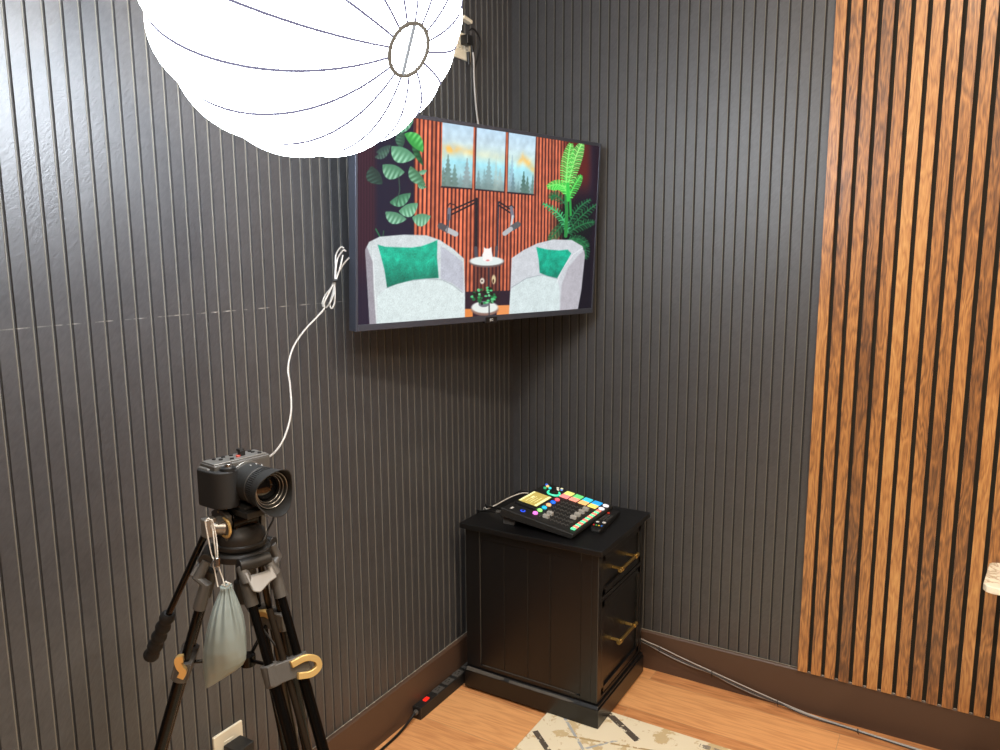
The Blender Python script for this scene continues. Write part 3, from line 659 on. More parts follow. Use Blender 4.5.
canvas([(509.2, 131.4), (536.2, 135.4), (533.8, 194.6), (507.8, 192.2)], lambda s, t: .75*np.exp(-((t-(.40+.42*abs(s-.55)))/.085)**2)*ss(s, .25, .5), .4,
       [(.15, .38, .2, '90aec0', .6), (.2, .68, .28, '6a8a94', .75), (.6, .62, .3, '45665c', .85), (.75, .7, .3, '4b6c60', .8), (.4, .8, .3, '6c9096', .6), (.95, .66, .2, '55766c', .7)])
# hanging leaves on the left
def leaf(x0, y0, x1, y1, bulge, hx='5cae80', vein='ccfbe0', al=1., side=1):
    bulge *= 1.25
    a, b = np.array([x0, y0], float), np.array([x1, y1], float); e = b-a; L_ = np.hypot(*e); e /= L_; nn = np.array([-e[1], e[0]])*side
    s_ = ((PX-a[0])*e[0]+(PY-a[1])*e[1])/L_; h = ((PX-a[0])*nn[0]+(PY-a[1])*nn[1])
    sc2 = np.clip(s_, 0, 1); top = bulge*np.sin(PI*sc2**.85)**.75; bot = -bulge*.28*np.sin(PI*sc2)
    mk = ss(s_, -.03, .03)*(1-ss(s_, .97, 1.03))*(1-ss(h, top-.5, top+.4))*ss(h, bot-.4, bot+.4)*al
    vn = .5+.5*np.cos(2*PI*(s_*5.5+.35*h/bulge)); f = np.clip(.25+.75*vn*ss(h/bulge, -.2, .7), 0, 1)[..., None]
    put(mk, hexc(hx)*.75*(1-f)+(hexc(hx)*.4+hexc(vein)*.6)*f)
leaf(376.5, 152, 391, 145, 5, '3f6c5a', '7fb09c', .7); leaf(375, 157, 390, 150, 4, '48705e', '8fc0a8', .7)
leaf(372, 166, 383, 184, 9, '2c4c44', '4f7c68', .85); leaf(404, 132, 402, 149, 6, '356a50', '6fae8a', .8)
leaf(392, 128.5, 414, 118, 7, '4f9a70', 'b5e8cc', 1.); leaf(414, 140, 424, 166, 4, '20583a', '3c8a58')
leaf(404.5, 134, 423, 152.5, 8, '34b850', '92f090', 1, -1); leaf(392, 146, 416, 157, 10); leaf(383, 164.5, 405, 172, 9.5, '4f9a70', 'c5f0d8')
leaf(411, 166, 426, 185, 7, '4a8a62', '9fd8b8', 1, 1); leaf(419, 172, 427, 170, 3); leaf(418, 184, 427, 187, 3, '3f8a5c')
leaf(390, 202, 411, 193, 7, '3f8a64', '9fdcb8'); leaf(399, 211, 418, 203, 8); leaf(386, 211.5, 407, 219, 7.5, '56a078', 'c8f4dc'); leaf(412.5, 217, 431, 216, 8)
put(linem([(399, 175), (400, 190), (397, 205)], .6), hexc('3a5c4c')); put(linem([(376, 229), (381, 238)], .9), hexc('2f7a50')); put(linem([(384, 231), (383, 238)], .7), hexc('2f5c44'))
# palm on the right
put(ell(572, 222, 17, 17, .5)*.8, hexc('14201c'))
def frond(x0, y0, x1, y1, x2, y2, ln, hx, hx2, n=16, al=1., spread=.9):
    P = []
    for k in range(n+1):
        t = k/n; x = (1-t)**2*x0+2*t*(1-t)*x1+t*t*x2; y = (1-t)**2*y0+2*t*(1-t)*y1+t*t*y2; P.append((x, y))
    for k in range(1, n+1):
        x, y = P[k]; dx, dy = x-P[k-1][0], y-P[k-1][1]; L_ = math.hypot(dx, dy); dx /= L_; dy /= L_; l_ = ln*(math.sin(PI*(.15+.8*k/n))**.7)
        for sg in (-1, 1):
            ex, ey = dx*(1-spread*.5)-sg*dy*spread, dy*(1-spread*.5)+sg*dx*spread
            put(linem([(x, y), (x+ex*l_*.6, y+ey*l_*.6), (x+ex*l_, y+ey*l_+l_*.18)], 1.0, .5)*al, hexc(hx2 if k % 2 else hx))
    put(linem(P, 1.1)*al, hexc(hx2))
for a in ((566, 235, 580, 215, 596, 205), (566, 235, 582, 222, 594, 222), (565, 222, 556, 232, 550, 240), (568, 240, 580, 236, 588, 246), (566, 205, 555, 190, 551, 198), (568, 240, 588, 240, 586, 258)): frond(*a, 5, '1f5a38', '2c7a4a', 12, .75)
frond(568, 232, 566, 214, 544, 204, 4.5, '2f8c54', '4cc078', 14); frond(568, 228, 574, 208, 590, 200, 4.5, '1f5c3c', '2f7c4e', 12, .8)
put(linem([(566, 236), (567, 210), (566, 185)], 3.2), hexc('2f8a44')); put(linem([(571, 215), (570, 190)], 2), hexc('2f9a48'))
frond(568, 196, 565, 180, 548.5, 186.5, 6, '3fce50', '7af070', 16); frond(568, 200, 574, 185, 581, 176, 5, '3ab84c', '5ee060', 12)
frond(568.5, 186, 573, 160, 582, 144, 7, '58d060', '9af082', 20); frond(567, 190, 566, 165, 571, 144.5, 7, '58d858', '8cf07a', 20)
put(linem([(568.5, 200), (568, 184)], 3), hexc('3cc850'))
# armchairs
boucle = (1+.028*fine0+.012*med)[..., None]
lc = [(365.6, 250), (369.3, 242), (380, 236.7), (404, 234.7), (426.7, 235.3), (440, 240), (453.3, 248.7), (464.3, 258.7), (465.3, 294), (465, 319), (375.3, 325), (370, 325), (368, 290)]
put(pm(lc), hexc('cdd6d8')*boucle)
put(pm([(365.6, 250), (367, 246), (373, 262), (374, 290), (376.5, 325), (370, 325), (368, 290)]), hexc('9a969f')*boucle)
put(pm([(441, 246), (452, 253), (463, 262), (464, 292), (452, 283), (441, 279)], .8), hexc('b9bdc9')*boucle)
seat = [(387.3, 288), (396, 284), (406.7, 281.3), (426.7, 278.7), (442.7, 280), (453, 285), (462.7, 292.7), (465, 296), (465, 319), (377, 325), (378, 296)]
put(pm(seat, .7), hexc('d4e1e1')*boucle); put(linem(seat[:7], .9)*.5, hexc('8f98a0')); put(linem([(373, 252), (374.5, 280), (377, 320)], .8)*.5, hexc('f0f2f4'))
pil = (hexc('1ca184')[None, None]*(1+.07*fine0+.05*med)[..., None])*(1.08-.35*ss(PY, 255, 288))[..., None]
put(pm([(378, 244.7), (386, 246.8), (400, 247.3), (412, 247.6), (421.3, 246.3), (430, 243.3), (437.7, 240), (437.5, 250), (437.3, 257), (439, 278), (426, 278.6), (413.3, 279.9), (398, 283.8), (387.3, 287.6), (384.7, 270), (381.3, 256.7)], .6), pil)
rc = [(512, 258.2), (524, 250), (537.4, 243.5), (553.4, 239.5), (572, 240), (582.8, 246.2), (585, 255.5), (581.4, 290.2), (577.4, 312), (509.3, 316), (510.7, 290.2)]
put(pm(rc), hexc('c9cdd3')*boucle)
put(pm([(584.5, 250), (585, 255.5), (581.4, 290.2), (577.4, 312), (560, 312), (562, 285), (568, 268), (578, 256)], 1), hexc('b3b0b8')*boucle)
put(pm([(513, 287), (526.7, 278.2), (542.7, 274.7), (558, 279), (560, 290), (560, 314), (509.3, 316), (510.7, 292)], .8), hexc('cfdcdd')*boucle)
put(linem([(512, 287.5), (526.7, 278.2), (542.7, 274.7), (558, 279)], .8)*.5, hexc('8f98a0')); put(linem([(557, 283), (563, 268), (574, 254), (583, 248)], .8)*.6, hexc('e8eaee'))
put(pm([(536.6, 247), (548, 249.6), (560, 250.4), (568, 249.6), (571.6, 253.4), (565, 265), (557.4, 278.2), (548, 276), (540, 272.9), (539, 260)], .6), pil)
# microphones and stands
dk = hexc('23232b'); gy = hexc('8f939c')
put(linem([(476.8, 199), (476.2, 250)], 2.7), dk); put(linem([(498.8, 202), (497.8, 250)], 1.3), hexc('343844')); put(linem([(476, 248), (476.5, 256)], 3.2), hexc('4b4c56')); put(linem([(497, 247), (496.5, 256)], 2.6), hexc('4b4c56'))
for o_ in (0, 4.4): put(linem([(477, 199+o_*.7), (452, 210+o_)], 1.5), dk)
put(linem([(450, 203.5), (454, 204.5), (458, 207.5)], .7), dk); put(linem([(448.2, 206), (450, 203.5)], .7), dk)
put(linem([(449.5, 209), (449, 219)], 3), hexc('767884')); put(linem([(448.8, 215), (448.4, 226)], 1.8), hexc('4e505c'))
put(linem([(441, 226), (447, 229.3)], 6.2), hexc('55545a')); put(linem([(448.5, 230.2), (456, 234)], 5), hexc('b9bdc0')); put(linem([(447.8, 226.5), (447, 233)], 1.2), hexc('6c6c74'))
for o_ in (0, 3.6): put(linem([(499.5, 202+o_), (511, 209.5+o_)], 1.4), dk)
put(linem([(511.5, 207), (513, 217)], 3), hexc('787a88')); put(linem([(509, 206.5), (512, 205.2), (514.5, 208)], .7), dk); put(linem([(513, 216), (511.5, 226)], 1.8), hexc('c8ccd0'))
put(linem([(518, 224.5), (512.5, 228)], 5.6), hexc('5c5f63')); put(linem([(511, 229), (505, 233.5)], 4.4), hexc('b3b8bc'))
# side table with figurine and plant
put(pm([(475, 262), (499, 262), (500, 300), (474, 302)])*.55, hexc('2a1c24')); put(linem([(489, 264), (489.3, 315)], 1.3), hexc('30303a')); put(linem([(499.5, 262), (500, 305)], .9), hexc('30242c')); put(linem([(474.5, 262), (474.5, 306)], .9), hexc('30242c'))
put(ell(485, 309.5, 13.6, 6.2), hexc('8a6e64')); put(ell(485, 307.3, 13.2, 5.8), hexc('dfe6e2')); put(linem([(489.3, 300), (489.5, 316)], 1.1), hexc('404048'))
put(ell(484, 304.2, 5.2, 3), hexc('6c7079'))
for k in range(46):
    a_ = rng.rand()*2*PI; r_ = rng.rand()**.5; x, y = 485+12.5*r_*math.cos(a_), 296+8.5*r_*math.sin(a_)
    put(ell(x, y, 1.1+rng.rand(), .8+.8*rng.rand(), .4), hexc(['1c6a3e', '2f9a58', '55c880', '0f2a1c', '7ad89a', '10221a'][rng.randint(6)]))
put(ell(482.5, 281, 2.2, 3, .3), hexc('d8cfc0')); put(ell(482.3, 281, .8, 1, .3), hexc('302020')); put(ell(494, 279.5, 2, 4.5, .3), hexc('d8c49a')); put(ell(493.6, 281, .8, 2, .3), hexc('4a3020'))
put(ell(486.9, 262.5, 16.9, 5), hexc('6c5a58')); put(ell(486.9, 261, 16.9, 4.6), hexc('dde8e6'))
put(pm([(483.3, 260.5), (482.6, 255), (484, 251.5), (484.2, 247.2), (486.2, 248.6), (489.4, 248.6), (491.6, 247), (492, 251.5), (492.8, 256), (492.6, 260.8), (488, 262)], .6), hexc('f2f0ee')); put(ell(488, 260.4, 1.8, .9, .4), hexc('e08a8a'))
img *= (1+.008*fine0)[..., None]; img = np.clip(img, 0, 1)
me = bpy.data.meshes.new('screen')
P3 = np.array(TVC)[None]+uu.reshape(-1, 1)*np.array(trt)+vv.reshape(-1, 1)*np.array(tup)+(-.0012)*np.array(tn)-np.array(tv['_o'])
idx = np.arange(NU*NV).reshape(NV, NU); q = np.stack([idx[:-1, :-1], idx[:-1, 1:], idx[1:, 1:], idx[1:, :-1]], -1).reshape(-1, 4)
me.vertices.add(NU*NV); me.vertices.foreach_set('co', P3.astype(np.float32).ravel()); me.loops.add(q.size); me.loops.foreach_set('vertex_index', q.ravel().astype(np.int32))
me.polygons.add(len(q)); me.polygons.foreach_set('loop_start', (np.arange(len(q))*4).astype(np.int32)); me.update(calc_edges=True)
li = np.where(img <= .04045, img/12.92, ((img+.055)/1.055)**2.4); ca = me.color_attributes.new('picture', 'FLOAT_COLOR', 'POINT')
ca.data.foreach_set('color', np.concatenate([li.reshape(-1, 3), np.ones((NU*NV, 1))], 1).astype(np.float32).ravel())
ms = bpy.data.materials.new('lit_lcd_picture'); ms.use_nodes = True; N = ms.node_tree.nodes; L = ms.node_tree.links; b = N['Principled BSDF']
b.inputs['Base Color'].default_value = (.004, .004, .005, 1); b.inputs['Roughness'].default_value = .25
aa = N.new('ShaderNodeVertexColor'); aa.layer_name = 'picture'; L.new(aa.outputs[0], b.inputs['Emission Color']); b.inputs['Emission Strength'].default_value = 1.1
me.materials.append(ms); so = bpy.data.objects.new('screen', me); COL.objects.link(so); so.parent = tv; plab(so, 'lit screen with armchairs, plants and microphones')
# wall bracket
wb = thing('tv_wall_bracket', (0, -.5, 1.4), 'black swing-arm bracket between the left wall and the television', 'bracket')
bm = box2(bm_new(), (0.0005, -.60, 1.42), (.014, -.40, 1.66)); obj('wall_plate', bm, 'blkmet', wb, bevel=.002)
bm = bm_new(); p0 = V((.014, -.5, 1.54)); p2 = tvp(.0, 0, -.058); cyl(bm, p0-V((0, 0, .05)), p0+V((0.0, 0, .05)), .012); cyl(bm, p0, p2, .014); obj('arm', bm, 'blkmet', wb)
bm = bm_new(); tbox(bm, -.12, .12, -.1, .055, -.060, -.0535); obj('mount_plate', bm, 'blkmet', wb)

# ------------------------------------------------------------------ lantern softbox
LS = 1.2
LC = at(306, -5, 1.2); TIP = at(409, 50, 1.2-.100)
ax = (TIP-LC).normalized(); tipd = (TIP-LC).length
LR = .243
ln = thing('lantern_softbox', LC, 'large glowing white lantern softbox hanging at the top left', 'studio light')
NR = 16
fr_ = Matrix.Translation(LC) @ frame(ax, (0, 0, 1))
rr0 = .0355; n_t = 36; rotA = .11
t0 = math.acos(min(1, 1)); rings = []
bm = bm_new(); nphi = NR*10
def lant(th, ph, extra=0):   # th 0 at the ring end, pi at the back
    s_ = math.sin(th)**.92 if math.sin(th) > 0 else 0
    bul = abs(math.sin(NR/2*(ph)))**.9
    k_ = math.sin(th)
    r = LR*s_*(1-.055*k_*(1-bul)) + extra
    z = math.cos(th)*tipd*1.0
    return fr_ @ V((r*math.cos(ph+rotA), r*math.sin(ph+rotA), z))
th0 = math.asin((rr0/LR)**(1/.92)); th1 = PI-math.asin((.070/LR)**(1/.92))
for i in range(n_t+1):
    th = th0+(th1-th0)*i/n_t
    rings.append([bm.verts.new(lant(th, 2*PI*k/nphi)) for k in range(nphi)])
for a, b in zip(rings, rings[1:]):
    for k in range(nphi): bm.faces.new((a[k], a[(k+1) % nphi], b[(k+1) % nphi], b[k]))
bm.faces.new(rings[0])
LAMP_E = 25
ml = bpy.data.materials.new('glowing_white_diffusion_fabric'); ml.use_nodes = True; N = ml.node_tree.nodes; L = ml.node_tree.links; b = N['Principled BSDF']
b.inputs['Base Color'].default_value = (.8, .8, .8, 1); b.inputs['Roughness'].default_value = .7; b.inputs['Emission Color'].default_value = (.84, .92, 1, 1)
b.inputs['Emission Strength'].default_value = LAMP_E
obj('diffuser', bm, ml, ln, smooth=60)
bm = bm_new()
for k in range(NR):
    ph = 2*PI*k/NR
    tube(bm, [lant(th0+(th1-th0)*i/26, ph, .0012) for i in range(27)], [.0019+.0005*math.sin(PI*i/26) for i in range(27)], 6)
obj('seams', bm, mat('dim_translucent_seam', '101014', .9, emit='b0acd0', es=.5, spec=.1), ln)
bm = bm_new(); zr = math.cos(th0)*tipd+.002
tube(bm, [fr_ @ V((.0365*math.cos(2*PI*k/40), .0365*math.sin(2*PI*k/40), zr)) for k in range(40)], .0030, 8, closed=True)
for k in range(NR):
    ph = 2*PI*k/NR+rotA
    tube(bm, [fr_ @ V((r_*math.cos(ph), r_*math.sin(ph), zr-.001)) for r_ in (.038, .031)], .0010, 6)
obj('end_ring', bm, mat('tan_ring', '1c1a16', .8, emit='a89c8c', es=.45, spec=.1), ln)
bm = bm_new(); tube(bm, [fr_ @ V((.037, .006, zr)), fr_ @ V((-.037, -.004, zr))], .0028, 6)
plab(obj('cross_strap', bm, mat('pale_strap', '202224', .8, emit='c8ccd0', es=.6, spec=.1), ln), 'pale strap across the ring')
bk = -math.cos(PI-th1)*tipd
bm = bm_new(); lathe(bm, LC, ax, [(bk-.012, .072), (bk+.003, .072)], 32); obj('speed_ring', bm, 'lampbody', ln, bevel=.002)
bm = bm_new(); lathe(bm, LC, ax, [(bk-.010, .05), (bk-.05, .052), (bk-.10, .046), (bk-.135, .03)], 32); obj('lamp_head', bm, 'lampbody', ln, bevel=.002)
bm = bm_new(); hp = LC+ax*(bk-.07); tube(bm, [hp, hp+V((0, 0, .12)), V((hp.x, hp.y, RZ-.01))], .012, 10); cyl(bm, (hp.x, hp.y, RZ-.02), (hp.x, hp.y, RZ), .05)
obj('ceiling_rod', bm, 'lampbody', ln)

# ------------------------------------------------------------------ tripod
D = 1.42
TC = at(241, 545, D)
Fv = V((.99, -.14, 0)).normalized(); Sv = V((Fv.y, -Fv.x, 0))       # lens direction and the camera's own right-hand side
rh = V((rt.x, rt.y, 0)).normalized(); th_ = V((rh.y, -rh.x, 0))     # viewer's right / toward viewer, level
tp = thing('camera_tripod', (TC.x, TC.y, 0), 'black twin-tube video tripod with champagne gold leg locks beside the left wall', 'tripod')
bz = TC.z
# bowl and head
bm = bm_new(); lathe(bm, (TC.x, TC.y, bz-.022), (0, 0, 1), [(0, .030), (.004, .050), (.016, .052), (.020, .048), (.020, 0)], 36); obj('bowl', bm, 'blkm', tp, bevel=.001)
bm = bm_new(); lathe(bm, (TC.x, TC.y, bz), (0, 0, 1), [(0, .043), (.004, .046), (.010, .046), (.012, .043), (.020, .044), (.030, .042), (.038, .034), (.042, .030), (.042, 0)], 36); obj('pan_base', bm, 'blkm', tp, bevel=.0006)
hc = V((TC.x, TC.y, bz+.053))
bm = bm_new(); cyl(bm, hc-Sv*.026, hc+Sv*.026, .024, seg=28); box(bm, hc-V((0, 0, .018)), (.046, .046, .028), Matrix.Rotation(math.atan2(Fv.y, Fv.x), 3, 'Z')); obj('tilt_drum', bm, 'blkmet', tp, bevel=.002)
RF = Matrix.Rotation(math.atan2(Fv.y, Fv.x), 3, 'Z')
for sg in (-1, 1):
    bm = bm_new(); c_ = hc+Sv*sg*.030
    prism(bm, [c_+Fv*-.020-V((0, 0, .030)), c_+Fv*.020-V((0, 0, .030)), c_+Fv*.026+V((0, 0, .016)), c_+Fv*.012+V((0, 0, .024)), c_-Fv*.012+V((0, 0, .024)), c_-Fv*.026+V((0, 0, .016))], Sv*sg*.010)
    obj('side_yoke', bm, 'grey', tp, bevel=.002)
bm = bm_new(); pc_ = hc+V((0, 0, .020))+Fv*.010; box(bm, pc_, (.105, .046, .012), RF); box(bm, pc_+V((0, 0, .009)), (.080, .038, .007), RF); obj('quick_release_plate', bm, 'blkm', tp, bevel=.002)
bm = bm_new(); k0 = pc_+Sv*.023-Fv*.012; cyl(bm, k0, k0+Sv*.012, .007, seg=14); sphere(bm, k0+Sv*.012, .0055); plab(obj('release_knob', bm, 'gold', tp), 'small gold knob')
bm = bm_new(); k0 = pc_-Sv*.023+Fv*.02-V((0, 0, .012)); prism(bm, [k0, k0+V((0, 0, .012)), k0+Fv*.02-V((0, 0, .004))], -Sv*.01); obj('locking_tab', bm, 'silver', tp, bevel=.001)
# pan handle rosette and handle
ro = at(227, 527, D-.045)
bm = bm_new(); cyl(bm, hc+Sv*.038, ro+Sv*.004, .018, .016, seg=24); obj('rosette_hub', bm, 'grey', tp, bevel=.001)
bm = bm_new(); r0 = ro+Sv*.004; fr2 = frame(Sv); tube(bm, [r0+(fr2 @ V((.0165*math.cos(2*PI*k/28), .0165*math.sin(2*PI*k/28), 0))) for k in range(28)], .0028, 8, closed=True); plab(obj('rosette_ring', bm, 'gold', tp), 'bronze gold ring')
cl = at(209, 527, D-.055)
bm = bm_new(); cyl(bm, ro, cl, .0125, .0115, seg=20); box(bm, cl, (.020, .022, .034), RF); obj('handle_clamp', bm, 'silver', tp, bevel=.003)
hA, hB = at(207, 530, D-.045), at(169, 613, D+.060)
hD = (hB-hA).normalized(); hE = at(150, 658, D+.115)
bm = bm_new(); cyl(bm, hA, hB+(hB-hA)*.05, .0062, seg=16); obj('pan_handle', bm, 'blkmet', tp)
bm = bm_new(); gl_ = (hE-hB).length; pf = [(0, .009), (.004, .012)]
for k in range(25):
    t_ = k/24; pf.append((.006+t_*(gl_-.010), .0125+.0018*math.sin(t_*PI*2*4.5)+.001*t_))
pf += [(gl_, .009)]
lathe(bm, hB, (hE-hB), pf, 24); obj('handle_grip', bm, 'rubber', tp)
# centre column knob under the bowl
bm = bm_new(); lathe(bm, (TC.x, TC.y, bz-.022), (0, 0, -1), [(0, .012), (.02, .011), (.045, .011), (.046, .017), (.085, .016), (.088, .012)], 20); obj('bowl_clamp_knob', bm, 'blkm', tp, bevel=.0008)
def leg(az, top_px, ref_px, dtop, dref, lock_t, kn, fz=0):
    a = math.radians(az); out = (rh*math.sin(a)+th_*math.cos(a)); tan = V((-out.y, out.x, 0))
    A = at(*top_px, D+dtop); Bp = at(*ref_px, D+dref); dirv = (Bp-A).normalized(); foot = A+dirv*((A.z-.012-fz)/-dirv.z)
    Lk = A+dirv*lock_t; off = tan*.027
    nrm = dirv.cross(tan).normalized()
    if nrm.dot(out) < 0: nrm = -nrm
    R3 = Matrix((tan, nrm, tan.cross(nrm))).transposed()
    # shoulder casting: hinge at the bowl, yoke down to both tubes
    bm = bm_new(); hinge = V((TC.x, TC.y, bz-.016))+out*.052
    for sg in (-1, 1):
        q0 = hinge+tan*sg*.024; q1 = A+off*sg
        tube(bm, [q0+out*.004, (q0+q1)/2+out*.014, q1-dirv*.02, q1+dirv*.028], [.0085, .0105, .0110, .0112], 12)
    sh = obj('shoulder', bm, 'grey', tp, bevel=.0006)
    bm = cyl(bm_new(), hinge+out*.006-tan*.028+V((0, 0, .002)), hinge+out*.006+tan*.028+V((0, 0, .002)), .0115, seg=20); obj('hinge_barrel', bm, 'blkm', sh, bevel=.001)
    bm = bm_new(); w1 = hinge+out*.010
    prism(bm, [w1-tan*.026+dirv*.008, w1-tan*.019+dirv*.008, w1-tan*.017+dirv*.016, w1+tan*.017+dirv*.016, w1+tan*.019+dirv*.008, w1+tan*.026+dirv*.008, w1+tan*.028+dirv*.028+out*.006, w1+tan*.012+dirv*.032+out*.008, w1-tan*.010+dirv*.044+out*.011, w1-tan*.022+dirv*.040+out*.009], out*.009)
    plab(obj('shoulder_web', bm, 'web', sh, bevel=.004), 'light grey cast web')
    for sg in (-1, 1):
        bm = cyl(bm_new(), A+off*sg, Lk+off*sg+dirv*.02, .0078, seg=16); obj('upper_tube', bm, 'blkmet', tp)
        bm = cyl(bm_new(), Lk+off*sg*.95, foot+off*sg*.95, .0100, seg=16); obj('lower_tube', bm, 'blkmet', tp)
    bm = cyl(bm_new(), Lk-dirv*.11, foot, .0062, seg=14); obj('inner_tube', bm, mat('brownish_tube%d' % kn, '3a332b', .3, .7), tp)
    bm = bm_new(); box(bm, Lk, (.076, .030, .034), R3); cyl(bm, Lk-off-dirv*.019, Lk-off+dirv*.019, .0155, seg=20); cyl(bm, Lk+off-dirv*.019, Lk+off+dirv*.019, .0155, seg=20)
    lk = obj('leg_lock', bm, 'grey', tp, bevel=.002)
    # curved lever
    if kn == 1:
        vt = tan if tan.dot(th_) > 0 else -tan; nrm0, nrm = nrm, vt; tan = -nrm0
        bm = bm_new(); base = Lk+nrm*.044+rh*.018+V((0, 0, .008)); sd = -1
    elif kn == 3: bm = bm_new(); nrm = -nrm; base = Lk+nrm*.018; sd = 1
    else: bm = bm_new(); base = Lk+nrm*.017; sd = 1
    e = tan*sd
    if kn == 2: P = [base+e*.004-dirv*.008, base+e*.030-dirv*.012+nrm*.004, base+e*.048-dirv*.004+nrm*.004, base+e*.050+dirv*.010+nrm*.003, base+e*.034+dirv*.018+nrm*.002, base+e*.010+dirv*.014+nrm*.001]
    elif kn == 1: P = [base+e*.016-dirv*.020, base+e*.024-dirv*.016, base+e*.018-dirv*.004, base+e*.010+dirv*.004, base+e*.012+dirv*.016]
    else: P = [base-e*.02-dirv*.014, base-e*.004-dirv*.020, base+e*.014-dirv*.016]
    P = smooth_pts(P, 5); q_ = .0058
    ringsL = []
    for i, p in enumerate(P):
        t_ = (P[min(i+1, len(P)-1)]-P[max(i-1, 0)]).normalized(); s2 = t_.cross(nrm).normalized()
        ringsL.append([bm.verts.new(p+s2*a_*q_+nrm*b_*.005) for a_, b_ in ((-1, -1), (1, -1), (1, 1), (-1, 1))])
    for a_, b_ in zip(ringsL, ringsL[1:]):
        for i in range(4): bm.faces.new((a_[i], a_[(i+1) % 4], b_[(i+1) % 4], b_[i]))
    bm.faces.new(ringsL[0][::-1]); bm.faces.new(ringsL[-1]); plab(obj('lock_lever', bm, 'gold', lk, bevel=.0015), 'champagne gold lever')
    bm = bm_new(); sphere(bm, foot-V((0, 0, .0)), .014, (1.5, 1.5, .85)); obj('rubber_foot', bm, 'rubber', tp)
    return A, Lk, foot
l1 = leg(-80, (206, 588), (165, 735), -.005, .020, .145, 1)
l2 = leg(40, (263, 586), (307, 745), -.030, -.045, .152, 2, .008)
l3 = leg(160, (262, 572), (291, 720), .055, .130, .095, 3)
# mid-level spreader
bm = bm_new(); sc0 = V((TC.x, TC.y, l2[1].z-.02)); lathe(bm, sc0-V((0, 0, .01)), (0, 0, 1), [(0, .014), (.02, .014)], 14)
for q_ in (l1, l2, l3): tube(bm, [sc0, q_[1]], .0035, 8)
obj('mid_spreader', bm, 'blkmet', tp, bevel=.0005)

# ------------------------------------------------------------------ camera
cc = pc_+V((0, 0, .0125))-Fv*.014
cm = thing('mirrorless_camera', cc, 'black mirrorless camera with hooded zoom lens mounted on the tripod', 'camera')
def cp(f, s, z): return cc+Fv*f+Sv*s+V((0, 0, z))
def cbox(bm, f0, f1, s0, s1, z0, z1):
    return box(bm, cp((f0+f1)/2, (s0+s1)/2, (z0+z1)/2), (f1-f0, s1-s0, z1-z0), Matrix((Fv, Sv, V((0, 0, 1)))).transposed())
BHt = .076; HW = .059
bm = bm_new(); cbox(bm, -.026, .022, -HW, HW-.006, 0, BHt); cbox(bm, -.024, .008, HW-.012, HW, 0, BHt-.006); obj('body', bm, 'grey', cm, bevel=.003, seg=3)
bm = bm_new(); lathe(bm, cp(.022, -.008, .037), Fv, [(0, .036), (.003, .036)], 40); obj('mount_ring', bm, 'silver', cm, bevel=.0006)
# hand grip: rounded bulge on the right-hand side
bm = bm_new(); n_ = 12; poly = []
for k in range(n_+1):
    a = -PI/2+PI*k/n_*.98; poly.append(cp(.010+.036*math.cos(a*.98)*.95, HW-.024+.026*math.sin(a), .001))
poly += [cp(-.020, HW+.004, .001), cp(-.026, HW-.004, .001), cp(-.026, HW-.046, .001)]
prism(bm, poly, (0, 0, BHt-.010)); obj('hand_grip', bm, 'rubber', cm, bevel=.003, seg=3)
bm = bm_new(); cbox(bm, -.022, .018, -HW+.004, HW-.008, BHt, BHt+.0022); obj('top_plate', bm, 'silver', cm, bevel=.001)
bm = bm_new()
for f_, s_ in ((-.014, -.04), (-.004, -.04), (-.014, -.02), (-.014, -.002), (.010, -.045), (-.014, .014), (.008, .010), (-.002, .026), (-.014, .032)): cyl(bm, cp(f_, s_, BHt+.002), cp(f_, s_, BHt+.0042), .0036, seg=12)
obj('top_buttons', bm, 'blk', cm)
bm = cyl(bm_new(), cp(.002, -.006, BHt+.002), cp(.002, -.006, BHt+.0046), .0042, seg=12); plab(obj('record_button', bm, mat('muted_red', 'a0463a', .4), cm), 'small red record button')
bm = bm_new(); lathe(bm, cp(.030, HW-.026, BHt-.010), (0, 0, 1), [(0, .014), (.006, .013), (.008, .009), (.008, 0)], 20); obj('grip_top', bm, 'blk', cm)
bm = cyl(bm_new(), cp(.032, HW-.026, BHt-.003), cp(.032, HW-.026, BHt+.003), .0068, seg=18); plab(obj('shutter_button', bm, 'chrome', cm, bevel=.001), 'chrome shutter button')
bm = bm_new(); cbox(bm, -.006, .004, -.020, -.010, BHt+.002, BHt+.012); cbox(bm, -.010, .002, -.020, -.010, BHt+.010, BHt+.014); obj('accessory_shoe', bm, 'blk', cm, bevel=.001)
bm = bm_new(); cbox(bm, .0215, .0228, -HW+.004, HW-.05, .006, BHt-.004); obj('front_plate', bm, 'grey', cm, bevel=.0005)
lc0 = cp(.022, -.008, .037); FL = (Fv+V((0, 0, -.05))).normalized(); LX = .018
ls = bm_new(); lathe(ls, lc0, FL, [(0, .031), (.004, .032), (.006, .034), (.024+LX, .034), (.025+LX, .0325), (.028+LX, .0325), (.029+LX, .0345), (.046+LX, .0345), (.047+LX, .033), (.056+LX, .033), (.0562+LX, .032), (.036+LX, .0315), (.035+LX, 0)], 48); lens = obj('lens', ls, 'blkm', cm, bevel=.0004)
bm = bm_new()
for k in range(60):
    a = 2*PI*k/60; fr3 = frame(FL); p_ = lc0+fr3 @ V((.0348*math.cos(a), .0348*math.sin(a), .0305+LX)); p2 = lc0+fr3 @ V((.0348*math.cos(a), .0348*math.sin(a), .0445+LX)); tube(bm, [p_, p2], .0008, 4)
obj('zoom_ring', bm, 'rubber', lens)
bm = bm_new(); fr3 = frame(FL, (0, 0, 1))
